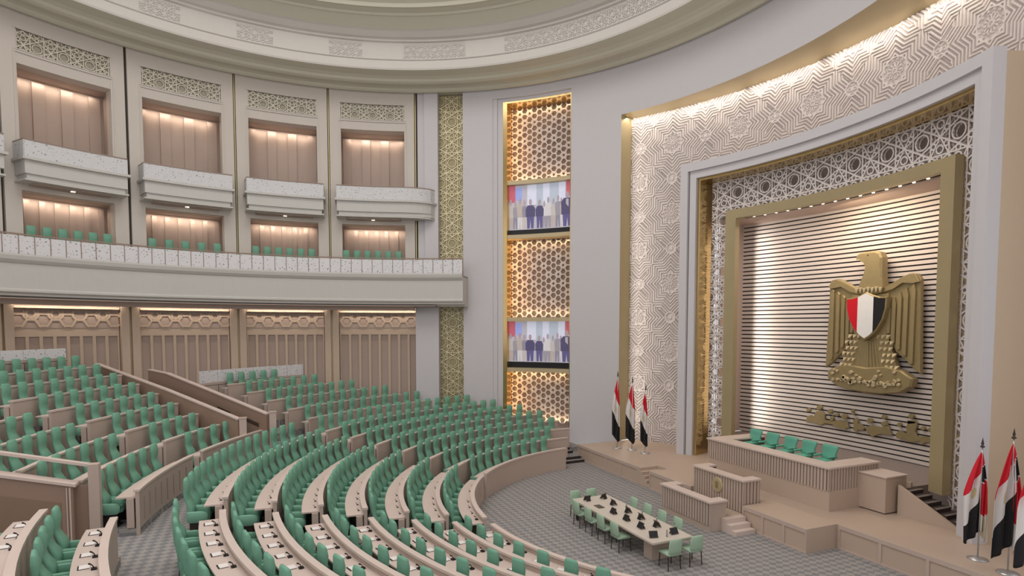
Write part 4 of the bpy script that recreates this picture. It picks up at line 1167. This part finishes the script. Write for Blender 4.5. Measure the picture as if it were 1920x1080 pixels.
hr_.arc(HC, rg - .02, rg + .05, 10.66, 10.72, 147.5, 236, 1.5)
t2 = thing('gallery_railing', 'pierced white panel railing with thin dark handrail along the gallery', 'railing')
fix(pan.build('pierced_panels', PIERCED, t2)); [setattr(q_, 'parent', t2) for q_ in PSTS]; fix(hr_.build('handrail', RAIL, t2))
# gallery seats seen over the railing
gch = []
for i in range(4):
    o0, o1 = SEPS[i] + 2.6, SEPS[i + 1] - 2.6
    n = [6, 6, 5, 6][i]
    for k in range(n):
        a = o1 - (o1 - o0 - .8) * k / (n - 1) - .2
        x, y = ring_pts(a, 17.95, HC)
        gch.append((x, y, 9.75, rad(a) + pi / 2, 'green high-backed gallery seat, %s from the left in the %s bay' % (ORD[k], bayn[i])))
for x, y, z, rz, lb in gch:
    dup(proto, (x, y, z), rz, lb, 'green seats on the gallery')

# ------------------------------------------------------------------ lower rear wall of wood
RW = 19.15
lw = MB(); lw.arc(HC, RW + .12, RW + .3, 1.0, 8.02, 153, 240, 1.5)
struct('wall_rear', lw, WOOD)
for i in range(5):
    a0, a1 = SEPS[i] + 1.35, SEPS[i + 1] - 1.35
    if i == 0: a0 = SEPS[0] + .2
    t = thing('wood_wall_panelling', 'vertical wood panelling with pierced frieze, %s bay of the lower rear wall' % bayn[i], 'wall panelling', group='wood panelling of the lower rear wall')
    b = MB(); n = 8; da = (a1 - a0) / n
    for k in range(n + 1):
        w_ = .2; b.arc(HC, RW + .02, RW + .12, 2.0, 6.35, max(a0, a0 + k * da - w_), min(a1, a0 + k * da + w_), 1)
    b.arc(HC, RW + .02, RW + .12, 6.35, 6.75, a0, a1, 1.5)
    fix(b.build('battens', WOOD_L, t))
    b = MB(); b.arc(HC, RW - .0, RW + .12, 6.75, 7.62, a0, a1, 1.5); fz = b.build('frieze', WOOD, t); fix(fz)
    b = MB(); am = (a0 + a1) / 2; hw = rad((a1 - a0) / 2) * RW
    fq = on_cyl(HC, RW - .04, am)
    b2 = MB(); lattice_mesh(b2, lattice_segments(-hw, hw, 6.8, 7.55, .95, 2), .10, .06, fq); b2.build('frieze_strapwork', WOOD_L, t)
    # cove strip over the panelling
    for q_ in range(3):
        aa = a0 + (a1 - a0) * (q_ + .5) / 3
        px_, py_ = ring_pts(aa, RW - .38, HC); tx, ty = ring_pts(aa, RW, HC); ur = Vector((px_ - HC[0], py_ - HC[1], 0)).normalized()
        area('rear_wall_light', (px_, py_, 7.93), (tx, ty, 7.0), 1.45, .06, 11.0, (1, .84, .68), up=tuple(ur))
    b = MB(); b.arc(HC, RW - .2, RW + .1, 7.66, 7.76, a0, a1, 1.5); fix(b.build('cornice', WOOD_L, t))
for i, a in enumerate(SEPS[1:]):
    t = thing('twin_pilaster', 'twin pale wood pilasters against the lower rear wall, %s from the right' % ORD[i], 'pilaster', group='twin pilasters of the lower rear wall')
    for s_ in (-1, 1):
        b = MB(); c_ = a + s_ * .70; b.arc(HC, RW - .28, RW + .1, 2.0, 7.9, c_ - .52, c_ + .52, 1); fix(b.build('shaft', WOOD_L, t))
    b = MB(); b.arc(HC, RW - .1, RW + .1, 2.0, 7.9, a - .2, a + .2, 1); fix(b.build('joint', GOLDL, t))

# ------------------------------------------------------------------ ceiling rings and dome
ce = MB()
prof = [(R0 + .9, 20.40), (R0 - .06, 20.40), (R0 - .15, 20.32), (R0 - .3, 20.30), (R0 - .42, 20.36), (R0 - .45, 20.46), (R0 - .62, 20.52), (R0 - .9, 20.50), (R0 - 1.05, 20.42), (R0 - 1.25, 20.40), (R0 - 1.42, 20.46), (R0 - 1.48, 20.58), (R0 - 1.7, 20.66), (R0 - 2.2, 20.70), (15.97, 20.72)]
ce.revolve(HC, prof, 0, 360, 2)
struct('ceiling', ce, CORNICE)
c2 = MB()
prof = [(15.97, 20.72), (15.93, 20.80), (15.93, 21.18), (15.85, 21.22), (15.85, 21.26), (15.95, 21.28), (15.95, 22.12), (15.82, 22.16), (15.78, 22.24), (15.6, 22.28), (15.3, 22.45), (15.15, 22.5)]
c2.revolve(HC, prof, 0, 360, 2)
struct('ceiling', c2, DOMEPL)
c3 = MB()
prof = [(15.15, 22.5), (14.6, 22.85), (14.5, 22.84), (14.45, 22.95), (14.1, 23.0), (13.95, 22.98), (13.9, 23.15), (13.2, 23.6), (12.6, 23.85), (12.5, 23.82), (12.4, 24.0), (11.5, 24.5), (11.4, 24.7), (10.8, 25.0)]
c3.revolve(HC, prof, 0, 360, 2)
struct('ceiling', c3, CORNICE)
c4 = MB(); prof = [(10.8, 25.0), (10.6, 26.8), (8, 28.2), (4, 29), (.01, 29.2)]
c4.revolve(HC, prof, 0, 360, 3)
struct('ceiling', c4, DOMEPL)
# carved frieze of the drum: alternating plain and carved lengths
t = thing('drum_frieze', 'band of fine carved strapwork running around the dome drum', 'ornament')
for a0, a1 in ((100, 138), (146, 158), (166, 172), (182, 188), (197, 203)):
    am = (a0 + a1) / 2; hw = rad((a1 - a0) / 2) * 15.9
    b = MB(); lattice_mesh(b, lattice_segments(-hw, hw, 21.34, 22.06, .74, False), .04, .03, on_cyl(HC, 15.915, am)); b.build('carving', DOMEPL, t)

# ------------------------------------------------------------------ flags
def flag_mat():
    M = bpy.data.materials.new('flag_cloth'); M.use_nodes = True
    nt = M.node_tree; b = nt.nodes['Principled BSDF']; b.inputs['Roughness'].default_value = .75
    uv = nt.nodes.new('ShaderNodeUVMap'); uv.uv_map = 'UVMap'
    sep = nt.nodes.new('ShaderNodeSeparateXYZ'); nt.links.new(uv.outputs[0], sep.inputs[0])
    r = nt.nodes.new('ShaderNodeValToRGB'); r.color_ramp.interpolation = 'CONSTANT'
    e = r.color_ramp.elements; e[0].position = 0; e[0].color = (.008, .007, .008, 1); e[1].position = .334; e[1].color = (.74, .70, .68, 1)
    q = e.new(.667); q.color = (.62, .006, .02, 1)
    nt.links.new(sep.outputs[1], r.inputs[0])
    g = nt.nodes.new('ShaderNodeVectorMath'); g.operation = 'DISTANCE'; g.inputs[1].default_value = (.5, .5, 0); nt.links.new(uv.outputs[0], g.inputs[0])
    lt = nt.nodes.new('ShaderNodeMath'); lt.operation = 'LESS_THAN'; lt.inputs[1].default_value = .06; nt.links.new(g.outputs['Value'], lt.inputs[0])
    mx = nt.nodes.new('ShaderNodeMix'); mx.data_type = 'RGBA'; mx.inputs[7].default_value = (.60, .50, .28, 1)
    nt.links.new(lt.outputs[0], mx.inputs[0]); nt.links.new(r.outputs[0], mx.inputs[6]); nt.links.new(mx.outputs[2], b.inputs['Base Color'])
    return M
FLAG = flag_mat()
def flag(x, y, h, label, W, grp, drop, seed, side=-1, dirv=(1, 0)):
    t = thing('flag', label, 'flag', (x, y, .75), 0, grp)
    b = MB(); b.tube([(0, 0, .04), (0, 0, h - .12)], .018, 8); b.smooth = True; fix(b.build('pole', CHROME, t))
    b = MB(); b.smooth = True; b.loft([[(r_ * cos(k * pi / 6), r_ * sin(k * pi / 6), z_) for k in range(12)] for r_, z_ in ((.24, 0), (.24, .02), (.10, .045), (.03, .06))]); fix(b.build('base', CHROME, t))
    b = MB(); b.smooth = True; b.loft([[(r_ * cos(k * pi / 4), r_ * sin(k * pi / 4), h - .12 + z_) for k in range(8)] for r_, z_ in ((.055, 0), (.05, .03), (.02, .05), (.035, .09), (.012, .2), (.002, .26))]); fix(b.build('finial', DARK, t))
    # draped cloth hanging in folds: sheets with a drooping colour diagonal
    vs, fs, uvs = [], [], []
    rnd = random.Random(seed); ph = rnd.uniform(0, 6)
    top = h - .22; L = (h - .5) * drop
    def sheet(x0w, x1w, tv, kd, lean):
        nu, nv = 14, 30; b0 = len(vs)
        for i in range(nu + 1):
            s_ = i / nu
            for j in range(nv + 1):
                t_ = j / nv
                bulge = min(1, (t_ * 2.2)) ** .8
                xa, xb = x0w * bulge, x1w * bulge
                xx = xa + (xb - xa) * s_
                end = L * (1 - (.16 * abs(s_ - lean)))
                fold = math.sin(s_ * 13 + ph + t_ * 2.2)
                yy = .07 * fold * bulge * (1.1 - .4 * t_)
                zz = top - t_ * end
                vs.append((dirv[0] * xx - dirv[1] * yy, dirv[1] * xx + dirv[0] * yy, zz))
                uvs.append((.12 + .75 * s_, 1 - tv(min(1, max(0, t_ - kd * (s_ - .5))))))
        for i in range(nu):
            for j in range(nv):
                p = b0 + i * (nv + 1) + j; fs.append((p, p + nv + 1, p + nv + 2, p + 1))
    if side < 0:
        sheet(-W * .62, W * .30, lambda q: min(1, q * .98), .22, .8)
    else:
        sheet(-W * .75, W * .12, lambda q: min(1, q * 1.02), -.34, .1)
        sheet(W * .02, W * .36, lambda q: .1 if q < .16 else (.9 if q < .34 else (.15 if q < .74 else .5)), -.1, .9)
    me = bpy.data.meshes.new('cloth'); me.from_pydata(vs, [], fs); me.materials.append(FLAG)
    ul = me.uv_layers.new(name='UVMap')
    for lp in me.loops: ul.data[lp.index].uv = uvs[lp.vertex_index]
    me.polygons.foreach_set('use_smooth', [True] * len(me.polygons)); me.update()
    o = bpy.data.objects.new('cloth', me); COL.objects.link(o); o.parent = t
    md = o.modifiers.new('thick', 'SOLIDIFY'); md.thickness = .006
    return t
flag(-8.79, 1.34, 3.75, 'red white black flag on the left of the stage, leftmost against the gold reveal', .42, 'flags left of the stage', 1.0, 1, -1, (.4, .92))
flag(-8.10, 1.75, 3.5, 'red white black flag on the left of the stage, middle one of three', .5, 'flags left of the stage', 1.0, 2, -1, (.4, .92))
flag(-7.2, 1.9, 3.2, 'red white black flag on the left of the stage, rightmost and lowest of three', .38, 'flags left of the stage', 1.0, 3, -1, (.4, .92))
flag(7.28, 2.2, 3.1, 'draped red white black flag on the right of the stage, next to the dark stairs', .55, 'flags right of the stage', .95, 4, 1, (.4, .92))
flag(8.13, 1.9, 3.5, 'draped red white black flag on the right of the stage, second from the stairs', .6, 'flags right of the stage', .98, 5, 1, (.4, .92))
flag(8.72, 1.75, 3.5, 'draped red white black flag cut by the right edge of the photograph', .6, 'flags right of the stage', .98, 6, 1, (.4, .92))
